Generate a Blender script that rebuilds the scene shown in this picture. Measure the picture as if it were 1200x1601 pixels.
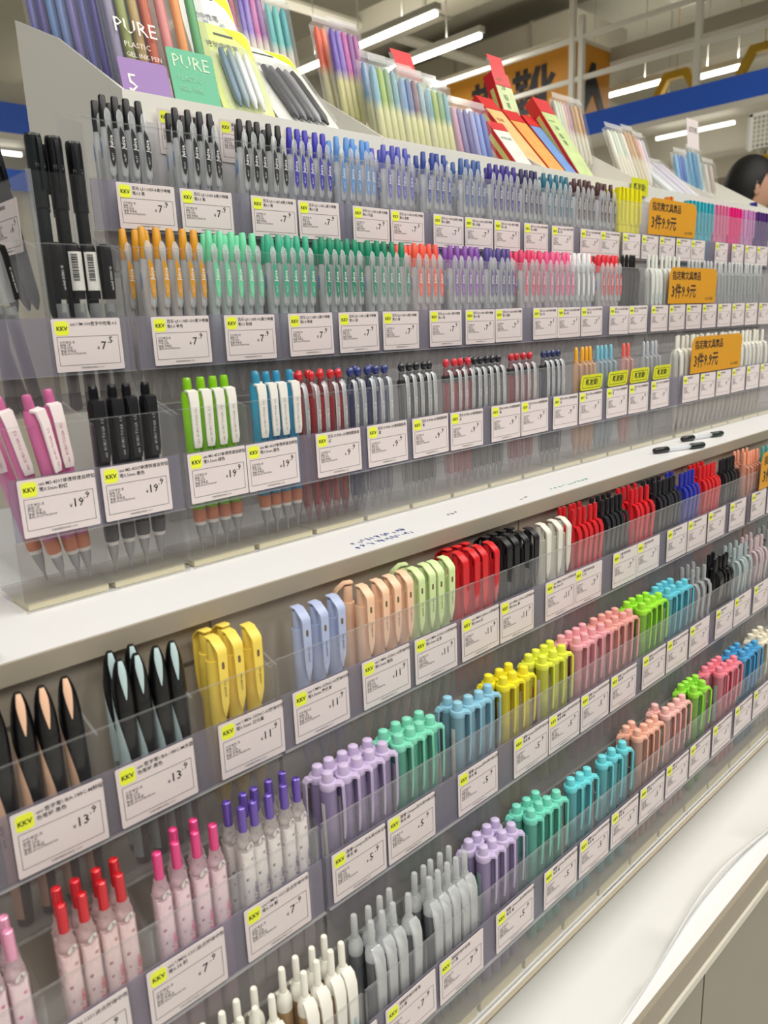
import bpy, math, random
from mathutils import Matrix, Vector
random.seed(7)
S = 0.001          # everything below is laid out in millimetres
H0 = 1200.0        # eye level above the floor
sc = bpy.context.scene
col = sc.collection
for o in list(bpy.data.objects):
    bpy.data.objects.remove(o)

def V(x, y, z):
    return Vector((x * S, y * S, (z + H0) * S))

# ---------------------------------------------------------------- camera
cam = bpy.data.cameras.new('camera')
co = bpy.data.objects.new('camera', cam)
col.objects.link(co)
RX = (0.7213331, -0.69148932, -0.03900102)     # camera right, down and forward axes in the room
RD = (-0.1905984, -0.14405624, -0.9710407)
RF = (0.66584594, 0.70787733, -0.23570929)
co.matrix_world = Matrix(((RX[0], -RD[0], -RF[0], 0), (RX[1], -RD[1], -RF[1], 0),
                          (RX[2], -RD[2], -RF[2], H0 * S), (0, 0, 0, 1)))
cam.sensor_fit = 'VERTICAL'
cam.sensor_height = 36
cam.lens = 1200 / 1601 * 36
cam.clip_start = 0.02
cam.clip_end = 100
cam.dof.use_dof = True
cam.dof.focus_distance = 0.86
cam.dof.aperture_fstop = 8.5
sc.camera = co
# ---------------------------------------------------------------- world, view
w = bpy.data.worlds.new('store_air')
sc.world = w
w.use_nodes = True
w.node_tree.nodes['Background'].inputs[0].default_value = (1.0, 0.965, 0.94, 1)
w.node_tree.nodes['Background'].inputs[1].default_value = 0.26
LAMP_W = 22.0
UP = 0.7
sc.view_settings.view_transform = 'Standard'
sc.view_settings.look = 'None'
sc.view_settings.exposure = -0.36
sc.view_settings.gamma = 1.0
sc.view_settings.use_curve_mapping = False
try:
    sc.cycles.transparent_max_bounces = 32
    sc.cycles.max_bounces = 8
    sc.cycles.caustics_reflective = False
    sc.cycles.caustics_refractive = False
except Exception:
    pass

# ---------------------------------------------------------------- materials
def lin(c):
    if isinstance(c, str):
        c = c.lstrip('#')
        c = [int(c[i:i + 2], 16) / 255 for i in (0, 2, 4)]
    return tuple(x / 12.92 if x <= 0.04045 else ((x + 0.055) / 1.055) ** 2.4 for x in c)

MC = {}
def mat(c, rough=0.45, metal=0.0, noise=0.0, scale=60.0, coat=0.0):
    k = ('p', c, rough, metal, noise, scale, coat)
    if k in MC:
        return MC[k]
    m = bpy.data.materials.new('plastic_' + c.strip('#'))
    m.use_nodes = True
    nt = m.node_tree
    b = nt.nodes['Principled BSDF']
    l = lin(c)
    b.inputs['Base Color'].default_value = (*l, 1)
    b.inputs['Roughness'].default_value = rough
    b.inputs['Metallic'].default_value = metal
    b.inputs['Coat Weight'].default_value = coat
    if noise:
        tc = nt.nodes.new('ShaderNodeTexCoord')
        n = nt.nodes.new('ShaderNodeTexNoise')
        n.inputs['Scale'].default_value = scale
        n.inputs['Detail'].default_value = 4
        nt.links.new(tc.outputs['Object'], n.inputs['Vector'])
        mx = nt.nodes.new('ShaderNodeMix')
        mx.data_type = 'RGBA'
        mx.inputs[6].default_value = (*[x * (1 - noise) for x in l], 1)
        mx.inputs[7].default_value = (*[min(1, x * (1 + noise)) for x in l], 1)
        nt.links.new(n.outputs['Fac'], mx.inputs[0])
        nt.links.new(mx.outputs[2], b.inputs['Base Color'])
    MC[k] = m
    return m

def clear(c='#ffffff', alpha=0.3, rough=0.12, tint='#ffffff', fres=0.5):
    """thin clear plastic: see-through, with a cloudy body share and fresnel gloss"""
    k = ('c', c, alpha, rough, tint, fres)
    if k in MC:
        return MC[k]
    m = bpy.data.materials.new('clear_plastic')
    m.use_nodes = True
    nt = m.node_tree
    b = nt.nodes['Principled BSDF']
    out = nt.nodes['Material Output']
    b.inputs['Base Color'].default_value = (*lin(c), 1)
    b.inputs['Roughness'].default_value = rough
    t = nt.nodes.new('ShaderNodeBsdfTransparent')
    t.inputs[0].default_value = (*lin(tint), 1)
    fr = nt.nodes.new('ShaderNodeFresnel')
    fr.inputs[0].default_value = 1.45
    mm = nt.nodes.new('ShaderNodeMath')
    mm.operation = 'MULTIPLY_ADD'
    mm.use_clamp = True
    mm.inputs[1].default_value = fres
    mm.inputs[2].default_value = alpha
    nt.links.new(fr.outputs[0], mm.inputs[0])
    mx = nt.nodes.new('ShaderNodeMixShader')
    nt.links.new(mm.outputs[0], mx.inputs[0])
    nt.links.new(t.outputs[0], mx.inputs[1])
    nt.links.new(b.outputs[0], mx.inputs[2])
    nt.links.new(mx.outputs[0], out.inputs[0])
    MC[k] = m
    return m

def emit(c, s):
    k = ('e', c, s)
    if k in MC:
        return MC[k]
    m = bpy.data.materials.new('lamp_glow')
    m.use_nodes = True
    b = m.node_tree.nodes['Principled BSDF']
    b.inputs['Emission Color'].default_value = (*lin(c), 1)
    b.inputs['Emission Strength'].default_value = s
    MC[k] = m
    return m

def dots(base, dot, scale=200, thr=0.27, rough=0.25):
    k = ('d', base, dot, scale)
    if k in MC:
        return MC[k]
    m = bpy.data.materials.new('polka_dot_print')
    m.use_nodes = True
    nt = m.node_tree
    b = nt.nodes['Principled BSDF']
    b.inputs['Roughness'].default_value = rough
    tc = nt.nodes.new('ShaderNodeTexCoord')
    v = nt.nodes.new('ShaderNodeTexVoronoi')
    v.inputs['Scale'].default_value = scale
    v.inputs['Randomness'].default_value = 0.55
    nt.links.new(tc.outputs['Object'], v.inputs['Vector'])
    r = nt.nodes.new('ShaderNodeValToRGB')
    r.color_ramp.interpolation = 'CONSTANT'
    r.color_ramp.elements[0].color = (*lin(dot), 1)
    r.color_ramp.elements[1].color = (*lin(base), 1)
    r.color_ramp.elements[1].position = thr
    nt.links.new(v.outputs['Distance'], r.inputs[0])
    nt.links.new(r.outputs[0], b.inputs['Base Color'])
    MC[k] = m
    return m

def ramp2(c0, c1, z0, z1, rough=0.2):
    """printed two-colour pen: c0 below z0 blending into c1 above z1 (object millimetres)"""
    k = ('r', c0, c1, z0, z1)
    if k in MC:
        return MC[k]
    m = bpy.data.materials.new('two_colour_plastic')
    m.use_nodes = True
    nt = m.node_tree
    b = nt.nodes['Principled BSDF']
    b.inputs['Roughness'].default_value = rough
    tc = nt.nodes.new('ShaderNodeTexCoord')
    sp = nt.nodes.new('ShaderNodeSeparateXYZ')
    mr = nt.nodes.new('ShaderNodeMapRange')
    mr.inputs[1].default_value = z0 * S
    mr.inputs[2].default_value = z1 * S
    mx = nt.nodes.new('ShaderNodeMix')
    mx.data_type = 'RGBA'
    mx.inputs[6].default_value = (*lin(c0), 1)
    mx.inputs[7].default_value = (*lin(c1), 1)
    nt.links.new(tc.outputs['Object'], sp.inputs[0])
    nt.links.new(sp.outputs[2], mr.inputs[0])
    nt.links.new(mr.outputs[0], mx.inputs[0])
    nt.links.new(mx.outputs[2], b.inputs['Base Color'])
    MC[k] = m
    return m

ACRYL = clear('#d8d8dc', 0.006, 0.05, '#ffffff', 0.16)
ACRYL_DIV = clear('#d4d6da', 0.012, 0.08, '#fcfcfc', 0.16)
ACRYL_EDGE = clear('#c9cccf', 0.16, 0.12, '#eceef0', 0.3)
RIM = clear('#d6d8da', 0.09, 0.1, '#f6f6f6', 0.3)
SHADE_FILM = clear('#97918e', 0.16, 0.4, '#eeecec', 0.1)  # grey haze that paints the shade in the gaps between tiers
SHADE_FILM_C = clear('#aaa6a2', 0.05, 0.3, '#f6f5f4', 0.1)  # fainter painted haze for the bottom tier of each rack
FLOORP = clear('#d6d5cf', 0.22, 0.2, '#f4f4f2', 0.2)
HOLDER = clear('#a7a2b0', 0.24, 0.18, '#ececf2', 0.25)
FILM = clear('#ffffff', 0.035, 0.1, '#ffffff', 0.3)
CLIPCLEAR = clear('#f6f8fa', 0.26, 0.04, '#fafcfd', 0.9)
BARREL = clear('#eceff3', 0.50, 0.16, '#f8fafc', 0.4)
PAPER = mat('#ddd3d3', 0.7)
INK = mat('#1c1a1e', 0.6)
YELLOW = mat('#e9f23a', 0.6)
WHITE = mat('#e9e9e6', 0.4)
BLACKP = mat('#0e0e11', 0.25)

# ---------------------------------------------------------------- mesh helpers
class MB:
    def __init__(s):
        s.v = []
        s.f = []
    def lathe(s, prof, n=14, cx=0, cy=0, sx=1, sy=1):
        b = len(s.v)
        for r, z in prof:
            for i in range(n):
                a = 2 * math.pi * i / n
                s.v.append((cx + sx * r * math.cos(a), cy + sy * r * math.sin(a), z))
        for j in range(len(prof) - 1):
            for i in range(n):
                k = (i + 1) % n
                s.f.append((b + j * n + i, b + j * n + k, b + (j + 1) * n + k, b + (j + 1) * n + i))
        s.f.append(tuple(b + i for i in reversed(range(n))))
        t = b + (len(prof) - 1) * n
        s.f.append(tuple(t + i for i in range(n)))
        return s
    def box(s, x0, x1, y0, y1, z0, z1):
        b = len(s.v)
        s.v += [(x0, y0, z0), (x1, y0, z0), (x1, y1, z0), (x0, y1, z0), (x0, y0, z1), (x1, y0, z1), (x1, y1, z1), (x0, y1, z1)]
        s.f += [tuple(b + i for i in q) for q in ((0, 3, 2, 1), (4, 5, 6, 7), (0, 1, 5, 4), (1, 2, 6, 5), (2, 3, 7, 6), (3, 0, 4, 7))]
        return s
    def prism(s, pts, a0, a1, axis='y'):
        """pts: closed outline. axis y: pts are (x,z); axis x: (y,z); axis z: (x,y)"""
        b = len(s.v)
        n = len(pts)
        for a in (a0, a1):
            for p, q in pts:
                s.v.append({'y': (p, a, q), 'x': (a, p, q), 'z': (p, q, a)}[axis])
        s.f.append(tuple(b + i for i in range(n)))
        s.f.append(tuple(b + n + i for i in reversed(range(n))))
        for i in range(n):
            k = (i + 1) % n
            s.f.append((b + i, b + n + i, b + n + k, b + k))
        return s
    def ribbon(s, path, wid, th):
        """strip along a (y,z) path; wid = list of half widths in x; th = thickness list"""
        b = len(s.v)
        n = len(path)
        for i, (y, z) in enumerate(path):
            p = path[max(0, i - 1)]
            q = path[min(n - 1, i + 1)]
            dy, dz = q[0] - p[0], q[1] - p[1]
            L = math.hypot(dy, dz) or 1
            ny, nz = dz / L, -dy / L
            w_, t = wid[i], th[i] / 2
            for sx, st in ((-1, -1), (-0.55, -1.0), (0.55, -1.0), (1, -1), (1, 1), (-1, 1)):
                k = 0.35 if abs(sx) == 1 and st == -1 else 1
                s.v.append((sx * w_, y + st * k * t * ny, z + st * k * t * nz))
        m = 6
        for i in range(n - 1):
            for j in range(m):
                k = (j + 1) % m
                s.f.append((b + i * m + j, b + i * m + k, b + (i + 1) * m + k, b + (i + 1) * m + j))
        s.f.append(tuple(b + j for j in reversed(range(m))))
        s.f.append(tuple(b + (n - 1) * m + j for j in range(m)))
        return s
    def stick(s, path, rx, ry, n=10):
        """rounded bar along a (y,z) path: half widths rx in x, ry across"""
        b = len(s.v)
        L = len(path)
        for i, (y, z) in enumerate(path):
            p, q = path[max(0, i - 1)], path[min(L - 1, i + 1)]
            dy, dz = q[0] - p[0], q[1] - p[1]
            d = math.hypot(dy, dz) or 1
            for k in range(n):
                a = 2 * math.pi * k / n
                t = ry[i] * math.sin(a)
                s.v.append((rx[i] * math.cos(a), y + t * dz / d, z - t * dy / d))
        for i in range(L - 1):
            for k in range(n):
                j = (k + 1) % n
                s.f.append((b + i * n + k, b + i * n + j, b + (i + 1) * n + j, b + (i + 1) * n + k))
        s.f.append(tuple(b + k for k in reversed(range(n))))
        s.f.append(tuple(b + (L - 1) * n + k for k in range(n)))
        return s
    def patch(s, rad, zs, a, bb, off=0.5, n=8):
        """skin lying on a lathe of radius rad(z), between angles a(z) and bb(z); 0 rad = -y, positive towards +x"""
        b = len(s.v)
        for z in zs:
            r = rad(z) + off
            for i in range(n + 1):
                t = a(z) + (bb(z) - a(z)) * i / n
                s.v.append((r * math.sin(t), -r * math.cos(t), z))
        for j in range(len(zs) - 1):
            for i in range(n):
                q = b + j * (n + 1) + i
                s.f.append((q, q + 1, q + n + 2, q + n + 1))
        return s
    def tube(s, pts, r, n=6):
        b = len(s.v)
        P = [Vector(p) for p in pts]
        for i, p in enumerate(P):
            d = (P[min(i + 1, len(P) - 1)] - P[max(i - 1, 0)]).normalized()
            u = d.cross(Vector((0, 0, 1)))
            if u.length < 1e-3:
                u = d.cross(Vector((0, 1, 0)))
            u.normalize()
            q = d.cross(u)
            for k in range(n):
                t = 2 * math.pi * k / n
                s.v.append(tuple(p + u * (r * math.cos(t)) + q * (r * math.sin(t))))
        for i in range(len(P) - 1):
            for k in range(n):
                j = (k + 1) % n
                s.f.append((b + i * n + k, b + i * n + j, b + (i + 1) * n + j, b + (i + 1) * n + k))
        s.f.append(tuple(b + k for k in reversed(range(n))))
        s.f.append(tuple(b + (len(P) - 1) * n + k for k in range(n)))
        return s
    def mesh(s, name, m, smooth=True):
        me = bpy.data.meshes.new(name)
        me.from_pydata([(x * S, y * S, z * S) for x, y, z in s.v], [], s.f)
        me.materials.append(m)
        if smooth:
            me.shade_smooth()
            me.set_sharp_from_angle(angle=math.radians(38))
        me.update()
        return me

def capsule(w, z0, z1, n=6):
    """rounded strip outline in (x,z)"""
    r = w / 2
    p = []
    for i in range(n + 1):
        a = math.pi * i / n
        p.append((r * math.cos(a), z1 - r + r * math.sin(a)))
    for i in range(n + 1):
        a = math.pi + math.pi * i / n
        p.append((r * math.cos(a), z0 + r + r * math.sin(a)))
    return p

def rrect(x0, x1, z0, z1, r=2.0, n=3):
    p = []
    for cx, cz, a0 in ((x1 - r, z1 - r, 0), (x0 + r, z1 - r, 90), (x0 + r, z0 + r, 180), (x1 - r, z0 + r, 270)):
        for i in range(n + 1):
            a = math.radians(a0 + 90 * i / n)
            p.append((cx + r * math.cos(a), cz + r * math.sin(a)))
    return p

TC = {}
def text_mesh(txt, size, m, rot=False, align='LEFT', spacing=1.0, line=1.0, sx=1.0, bold=0.0):
    k = (txt, size, m.name, rot, align, spacing, line, sx, bold)
    if k in TC:
        return TC[k]
    cu = bpy.data.curves.new('print', 'FONT')
    cu.body = txt
    cu.size = size
    cu.align_x = align
    cu.space_line = line
    cu.space_character = spacing
    cu.resolution_u = 1
    cu.offset = bold
    ob = bpy.data.objects.new('print', cu)
    col.objects.link(ob)
    bpy.context.view_layer.update()
    dg = bpy.context.evaluated_depsgraph_get()
    me = bpy.data.meshes.new_from_object(ob.evaluated_get(dg))
    bpy.data.objects.remove(ob)
    for v in me.vertices:
        x, y = v.co.x * sx, v.co.y
        if rot:
            x, y = -y, x
        v.co = (x * S, 0, y * S)
    me.materials.clear()
    me.materials.append(m)
    me.name = 'print'
    TC[k] = me
    return me

def part(name, me, parent, loc=(0, 0, 0), rot=None, label=None):
    o = bpy.data.objects.new(name, me)
    col.objects.link(o)
    o.parent = parent
    o.location = [c * S for c in loc]
    if rot:
        o.rotation_euler = rot
    if label:
        o['label'] = label
    return o

def thing(name, loc, label, cat, rot=(0, 0, 0), group=None):
    o = bpy.data.objects.new(name, None)
    o.empty_display_size = 0.01
    col.objects.link(o)
    o.location = V(*loc)
    o.rotation_euler = rot
    o['label'] = label
    o['category'] = cat
    if group:
        o['group'] = group
    return o

def solo(name, me, loc, label, cat, rot=(0, 0, 0), group=None):
    o = bpy.data.objects.new(name, me)
    col.objects.link(o)
    o.location = V(*loc)
    o.rotation_euler = rot
    o['label'] = label
    o['category'] = cat
    if group:
        o['group'] = group
    return o

def struct(name, me, loc=(0, 0, 0)):
    o = bpy.data.objects.new(name, me)
    col.objects.link(o)
    o.location = V(*loc)
    o['kind'] = 'structure'
    return o

# ================================================================ the store shell
struct('floor', MB().box(-4000, 17000, -5000, 15000, -H0 - 40, -H0).mesh('floor', mat('#cfccc4', 0.25, noise=0.04, scale=3), False))
struct('ceiling', MB().box(-4000, 17000, -5000, 15000, 3300, 3400).mesh('ceiling', mat('#aaa592', 0.8, noise=0.05, scale=2), False))
struct('wall_far', MB().box(16800, 17000, -5000, 15000, -H0, 3300).mesh('wall_far', mat('#c2bca8', 0.8, noise=0.05, scale=1.5), False))
struct('wall_back', MB().box(-4000, 17000, 14800, 15000, -H0, 3300).mesh('wall_back', mat('#c2bca8', 0.8, noise=0.05, scale=1.5), False))

def lamp(x, y0, y1, z, label, light=True, r=22, gain=1.0, up=1.0):
    t = thing('linear_lamp', (x, (y0 + y1) / 2, z), label, 'lamp', group='linear ceiling lamps')
    L = (y1 - y0) / 2
    part('housing', MB().box(-r * 1.3, r * 1.3, -L - 20, L + 20, 4, 46).mesh('housing', mat('#b8b5a8', 0.5), False), t)
    part('tube', MB().prism([(r * math.cos(a), r * math.sin(a) - r * .5) for a in [2 * math.pi * i / 10 for i in range(10)]], -L, L, 'y').mesh('tube', emit('#fffdf2', 5.0)), t)
    part('hanger', MB().tube([(0, -L * .6, 46), (0, -L * .6, 3300 - z)], 4).mesh('hanger', mat('#77746a')), t)
    part('hanger', MB().tube([(0, L * .6, 46), (0, L * .6, 3300 - z)], 4).mesh('hanger', mat('#77746a')), t)
    if light:
        a = bpy.data.lights.new('lamp_light', 'AREA')
        a.shape = 'RECTANGLE'
        a.size = 0.08
        a.size_y = 2 * L * S
        a.energy = LAMP_W * gain
        a.color = (1.0, 0.975, 0.93)
        ao = bpy.data.objects.new('lamp_light', a)
        col.objects.link(ao)
        ao.parent = t
        ao.location = (0, 0, -40 * S)
        a2 = a.copy()  # upward fill light, added to brighten the ceiling
        a2.energy = LAMP_W * UP * gain * up
        a2.size = 0.05
        ao2 = bpy.data.objects.new('ceiling_fill', a2)
        col.objects.link(ao2)
        ao2.parent = t
        ao2.location = (0, 0, 60 * S)
        ao2.rotation_euler = (math.pi, 0, 0)
    return t

lamp(4245, 3820, 5400, 2000, 'lit white linear lamp above the clear marker pouches, left of the pair')
lamp(4800, 3900, 5500, 2000, 'lit white linear lamp touching the red carton hang tab, right of the pair')
lamp(3640, 4950, 6300, 2000, 'lit linear lamp end showing beside the white blister card')
lamp(7000, 3640, 4500, 2010, 'bright lamp right of the orange box sign above the blue fascia')
lamp(7000, 2900, 3330, 1965, 'bright lamp between the white gantry post and the right edge')
# rows over the aisle the shopper stands in (light only reaches the picture)
for i, x in enumerate((-1500, -300, 900, 2100, 3300)):
    for j, (y0, y1) in enumerate(((-3000, -1500), (-1000, 400))):
        lamp(x, y0, y1, 2000, '%s linear lamp over the near aisle, %s' % (('first', 'second', 'third', 'fourth', 'fifth')[i], ('near end', 'far end')[j]))

for i, (x, y) in enumerate(((9000, 5200), (11500, 4200), (14000, 3600), (8500, 9500), (4500, 10500), (12500, 9000), (1200, 9000))):  # extra lamps added to brighten the far ceiling and walls
    lamp(x, y - 1000, y + 1000, 2350, '%s added linear lamp brightening the store deep under the ceiling' % ('first', 'second', 'third', 'fourth', 'fifth', 'sixth', 'seventh')[i], gain=2.4, up=0.18)

# ceiling steelwork and ducts
ducts = [(5600, 6500, 1800, 3250, 2350, 3000, 'wide beige air duct above the white gantry rails'),
         (7400, 8400, 4800, 9000, 2400, 3000, 'beige air duct behind the orange box sign'),
         (5200, 5500, 4200, 9000, 2500, 2700, 'slim ceiling duct running above the linear lamps')]
for x0, x1, y0, y1, z0, z1, lb in ducts:
    d = thing('air_duct', ((x0 + x1) / 2, (y0 + y1) / 2, z0), lb, 'duct', group='ceiling ducts')
    hx, hy = (x1 - x0) / 2, (y1 - y0) / 2
    part('duct_body', MB().box(-hx, hx, -hy, hy, 0, z1 - z0).mesh('duct', mat('#a39d8b', 0.6, noise=0.04, scale=3), False), d)
    for k in range(4):
        yy = -hy + (k + 0.5) * hy / 2
        part('duct_flange', MB().box(-hx - 15, hx + 15, yy - 15, yy + 15, -15, z1 - z0 + 15).mesh('flange', mat('#8f8a7a', 0.6), False), d)
for k, (x, z) in enumerate(((3900, 2650), (4520, 2700), (6200, 2050), (8600, 2500), (9800, 2450))):
    solo('ceiling_beam', MB().box(-50, 50, -6000, 6000, -50, 50).mesh('beam', mat('#a8a292', 0.6), False), (x, 6000, z),
         ('steel ceiling beam over the linear lamps, nearest', 'steel ceiling beam between the pair of linear lamps', 'pale ceiling rail behind the white gantry', 'far ceiling beam behind the air duct', 'farthest ceiling beam against the back wall')[k], 'beam', group='ceiling beams')
for k, (y, z, x0) in enumerate(((5600, 2600, 3500), (7400, 2500, 3500), (9400, 2500, 3500), (12000, 2500, 1200))):
    solo('ceiling_pipe', MB().tube([(0, 0, 0), (9000, 0, 0)], 45, 8).mesh('pipe', mat('#b2ad9c', 0.5)), (x0, y, z),
         ('nearest', 'second', 'third', 'farthest')[k] + ' pipe crossing under the grey ceiling', 'pipe', group='ceiling pipes')

# white gantry
g = thing('display_gantry', (5000, 3000, -H0), 'white tube gantry with rails and posts in front of the orange box sign', 'frame')
gm = mat('#dedacb', 0.5)
for y in (2380, 3190, 3262):
    part('post', MB().box(-18, 18, y - 3018, y - 2982, 0, H0 + (2900 if y == 3262 else 1960)).mesh('post', gm, False), g)
for z in (1830, 1580):
    part('rail', MB().box(-14, 14, -1400, 1800, H0 + z - 14, H0 + z + 14).mesh('rail', gm, False), g)

# orange box sign
b_ = thing('box_sign', (5600, 3664, 1480), 'orange box sign with black brush lettering behind the red pencil cartons', 'sign')
part('panel', MB().box(0, 560, 0, 1500, 0, 590).mesh('panel', mat('#c9860f', 0.55, noise=0.05, scale=3), False), b_)
part('panel_cap', MB().box(-12, 572, -12, 1512, 590, 615).mesh('cap', mat('#cfc7b3', 0.5), False), b_)
tm = text_mesh('鞋靴', 430, INK, bold=9)
part('lettering', tm, b_, (-6, 990, 105), (0, 0, -math.pi / 2))
part('lettering', text_mesh('人', 500, INK, bold=14), b_, (60, -6, 40))

# blue fascia bays
def bay(x, y0, y1, z0, z1, d, lb, lamp_y=None):
    t = thing('shelf_canopy', (x, (y0 + y1) / 2, z0), lb, 'canopy', group='blue canopies of other bays')
    hy = (y1 - y0) / 2
    part('blue_fascia', MB().box(0, 40, -hy, hy, 0, z1 - z0).mesh('fascia', mat('#2f62d2', 0.35), False), t)
    part('canopy_board', MB().box(0, d, -hy, hy, -30, 0).mesh('board', mat('#d7d3c6', 0.5), False), t)
    part('canopy_back', MB().box(d * .55, d * .6, -hy, hy, -190, -30).mesh('board', mat('#d2cdbd', 0.5), False), t)
    part('canopy_support', MB().box(d * .4, d * .6, -hy, -hy + 40, -z0 - H0, -30).mesh('board', mat('#d2cdbd', 0.5), False), t)
    part('canopy_support', MB().box(d * .4, d * .6, hy - 40, hy, -z0 - H0, -30).mesh('board', mat('#d2cdbd', 0.5), False), t)
    if lamp_y:
        part('strip_light', MB().box(60, 84, lamp_y[0] - (y0 + y1) / 2, lamp_y[1] - (y0 + y1) / 2, -96, -78).mesh('strip', emit('#fffdf2', 3.2), False), t)
bay(4500, 900, 3500, 1090, 1216, 420, 'large blue canopy fascia with lit strip right of the pale packs', (1950, 2400))
bay(7000, 2850, 5000, 1368, 1440, 600, 'smaller blue canopy fascia far below the large one')
t = thing('shelf_canopy', (900, 5000, 1178), 'blue canopy fascia far left behind the white end panel', 'canopy', group='blue canopies of other bays')
part('blue_fascia', MB().box(-1600, 1500, 0, 40, 0, 165).mesh('fascia', mat('#2f62d2', 0.35), False), t)
part('blue_fascia', MB().box(-1600, 1500, 300, 340, -260, -140).mesh('fascia', mat('#2f62d2', 0.35), False), t)
part('canopy_board', MB().box(-1600, 1500, 0, 700, -34, 0).mesh('board', mat('#d7d3c6', 0.5), False), t)
part('canopy_back', MB().box(-1600, 1500, 400, 440, -1178 - H0, -34).mesh('board', mat('#d2cdbd', 0.5), False), t)
part('canopy_top', MB().box(-1600, 1500, 100, 700, 165, 300).mesh('board', mat('#c4bfae', 0.5), False), t)
part('strip_light', MB().box(880, 1040, 150, 174, -90, -66).mesh('strip', emit('#fffdf2', 3.2), False), t)

def hexring(loc, R, r, d, lb):
    m = MB()
    n = 6
    for i in range(n):
        a, b2 = math.pi / 3 * i, math.pi / 3 * (i + 1)
        pts = [(R * math.cos(a), R * math.sin(a)), (R * math.cos(b2), R * math.sin(b2)), (r * math.cos(b2), r * math.sin(b2)), (r * math.cos(a), r * math.sin(a))]
        m.prism(pts, -d / 2, d / 2, 'x')
    m.tube([(0, 0, R * .86), (0, 0, 3300 - loc[2])], 3) if loc[2] > 1000 else m.tube([(0, 0, -R * .86), (0, 0, -H0 - loc[2])], 12)
    return solo('hexagon_ring_sign', m.mesh('ring', mat('#b8951a', 0.5), False), loc, lb, 'sign', group='yellow hexagon rings')
hexring((6600, 3310, 1760), 200, 135, 60, 'yellow hexagon ring hanging above the blue fascia')
hexring((6600, 2620, 1790), 200, 135, 60, 'yellow hexagon ring cut by the right picture edge')
hexring((4300, 1640, 560), 230, 150, 60, 'yellow hexagon ring behind the dark-haired shopper')

g = thing('wire_grid', (4000, 1560, 745), 'white wire grid panel above the shopper at the right edge', 'grid panel')
wm = mat('#f2f2ee', 0.4)
for y in range(-200, 81, 20):
    part('wire', MB().box(-2, 2, y - 2.2, y + 2.2, 0, 142).mesh('wire', wm, False), g)
for z in range(0, 143, 20):
    part('wire', MB().box(-4, 0, -200, 60, z - 2.2, z + 2.2).mesh('wire', wm, False), g)
part('grid_frame', MB().box(-6, 6, 58, 72, -10, 150).box(-6, 6, -200, 72, 138, 152).mesh('frame', wm, False), g)

# ================================================================ the fixture
XL, XR = -120, 2250
def unit(name, y, z, label, cat):
    return thing(name, (0, y, z), label, cat)
def F(u, name, x0, x1, y0, y1, z0, z1, m, label=None):
    oy, oz = u.location.y / S, u.location.z / S - H0
    return part(name, MB().box(x0, x1, y0 - oy, y1 - oy, z0 - oz, z1 - oz).mesh(name, m, False), u, label=label)
LEDGE = mat('#e4e4e6', 0.35)
BEIGE = mat('#9f9686', 0.4, noise=0.03, scale=8)
GREY = mat('#8f8a7d', 0.45, noise=0.03, scale=5)
u = unit('display_ledge', 522, -222, 'long white ledge with beige front edge between upper and lower racks', 'shelf')
F(u, 'ledge_board', XL, XR, 522, 1030, -222, -208, LEDGE, 'white ledge top')
F(u, 'ledge_fascia', XL, XR, 519, 522, -224, -208.5, BEIGE)
u = unit('lower_back_panel', 540, -648, 'beige slotted back panel behind the lower racks', 'panel')
F(u, 'panel_sheet', XL, XR, 534, 548, -648, -222.5, mat('#b5ab9c', 0.4, noise=0.03, scale=8))
for k in range(16):
    x = -40 + k * 143
    F(u, 'panel_slot', x, x + 40, 533.2, 533.9, -262, -259, mat('#6d665a'))
for k, x in enumerate((300, 720, 1140, 1560)):
    F(u, 'panel_seam', x, x + 1.4, 533.2, 533.9, -640, -226, mat('#847b6c'))
u = unit('upper_back_panel', 790, -207, 'pale back panel behind the upper racks', 'panel')
F(u, 'panel_sheet', 405, XR, 784.5, 789, -207.5, 213, mat('#c5c3c4', 0.4))
u = unit('plinth_shelf', 282, -690, 'white plinth shelf with beige front edge below the lowest tier', 'shelf')
F(u, 'plinth_board', XL, XR, 282, 560, -664, -650, LEDGE, 'white plinth top')
F(u, 'plinth_fascia', XL, XR, 277, 282, -682, -650, mat('#968d7d', 0.4))
F(u, 'plinth_trim', XL, XR, 274, 277.5, -690, -681, mat('#d3cfc2', 0.35))
for k in range(3):
    u = unit('base_cabinet', 290, -H0, '%s grey green cabinet below the plinth shelf' % ('left', 'middle', 'right')[k], 'cabinet')
    xa, xb = XL + 835 * k, (XL + 835 * k + 833 if k < 2 else XR)
    F(u, 'cabinet_panel', xa + 2, xb, 279, 284, -H0 + 80, -690, GREY)
    F(u, 'cabinet_body', xa, xb, 290, 1030, -H0, -690, GREY)
# curled paper liner on the plinth
m = MB()
nx = 60
rows = []
for i in range(nx + 1):
    x = 300 + i * (1900 - 300) / nx
    cur = max(0, math.exp(-((x - 790) / 170) ** 2)) * 16
    for j, (yy, zz) in enumerate(((383, 0.6), (340, 0.8), (300 + cur * .2, 1 + cur * .15), (287 + cur * 1.0, 1.4 + cur * .5), (285 + cur * 1.2, 1.0 + cur * .9))):
        m.v.append((x, yy, zz + 0))
for i in range(nx):
    for j in range(4):
        a = i * 5 + j
        m.f.append((a, a + 1, a + 6, a + 5))
po = solo('paper_liner', m.mesh('paper', mat('#dededc', 0.5)), (0, 0, -650), 'white paper liner with a curled edge lying on the plinth shelf', 'paper')
sm = po.modifiers.new('thick', 'SOLIDIFY')
sm.thickness = 0.0006
sm.offset = 1
solo('plinth_rail', MB().tube([(300, 0, 0), (1900, 0, 0)], 2.2).mesh('rail', mat('#b3a893', 0.4)), (0, 381, -646), 'thin cream trim rail along the foot of the lowest rack', 'rail')

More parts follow.
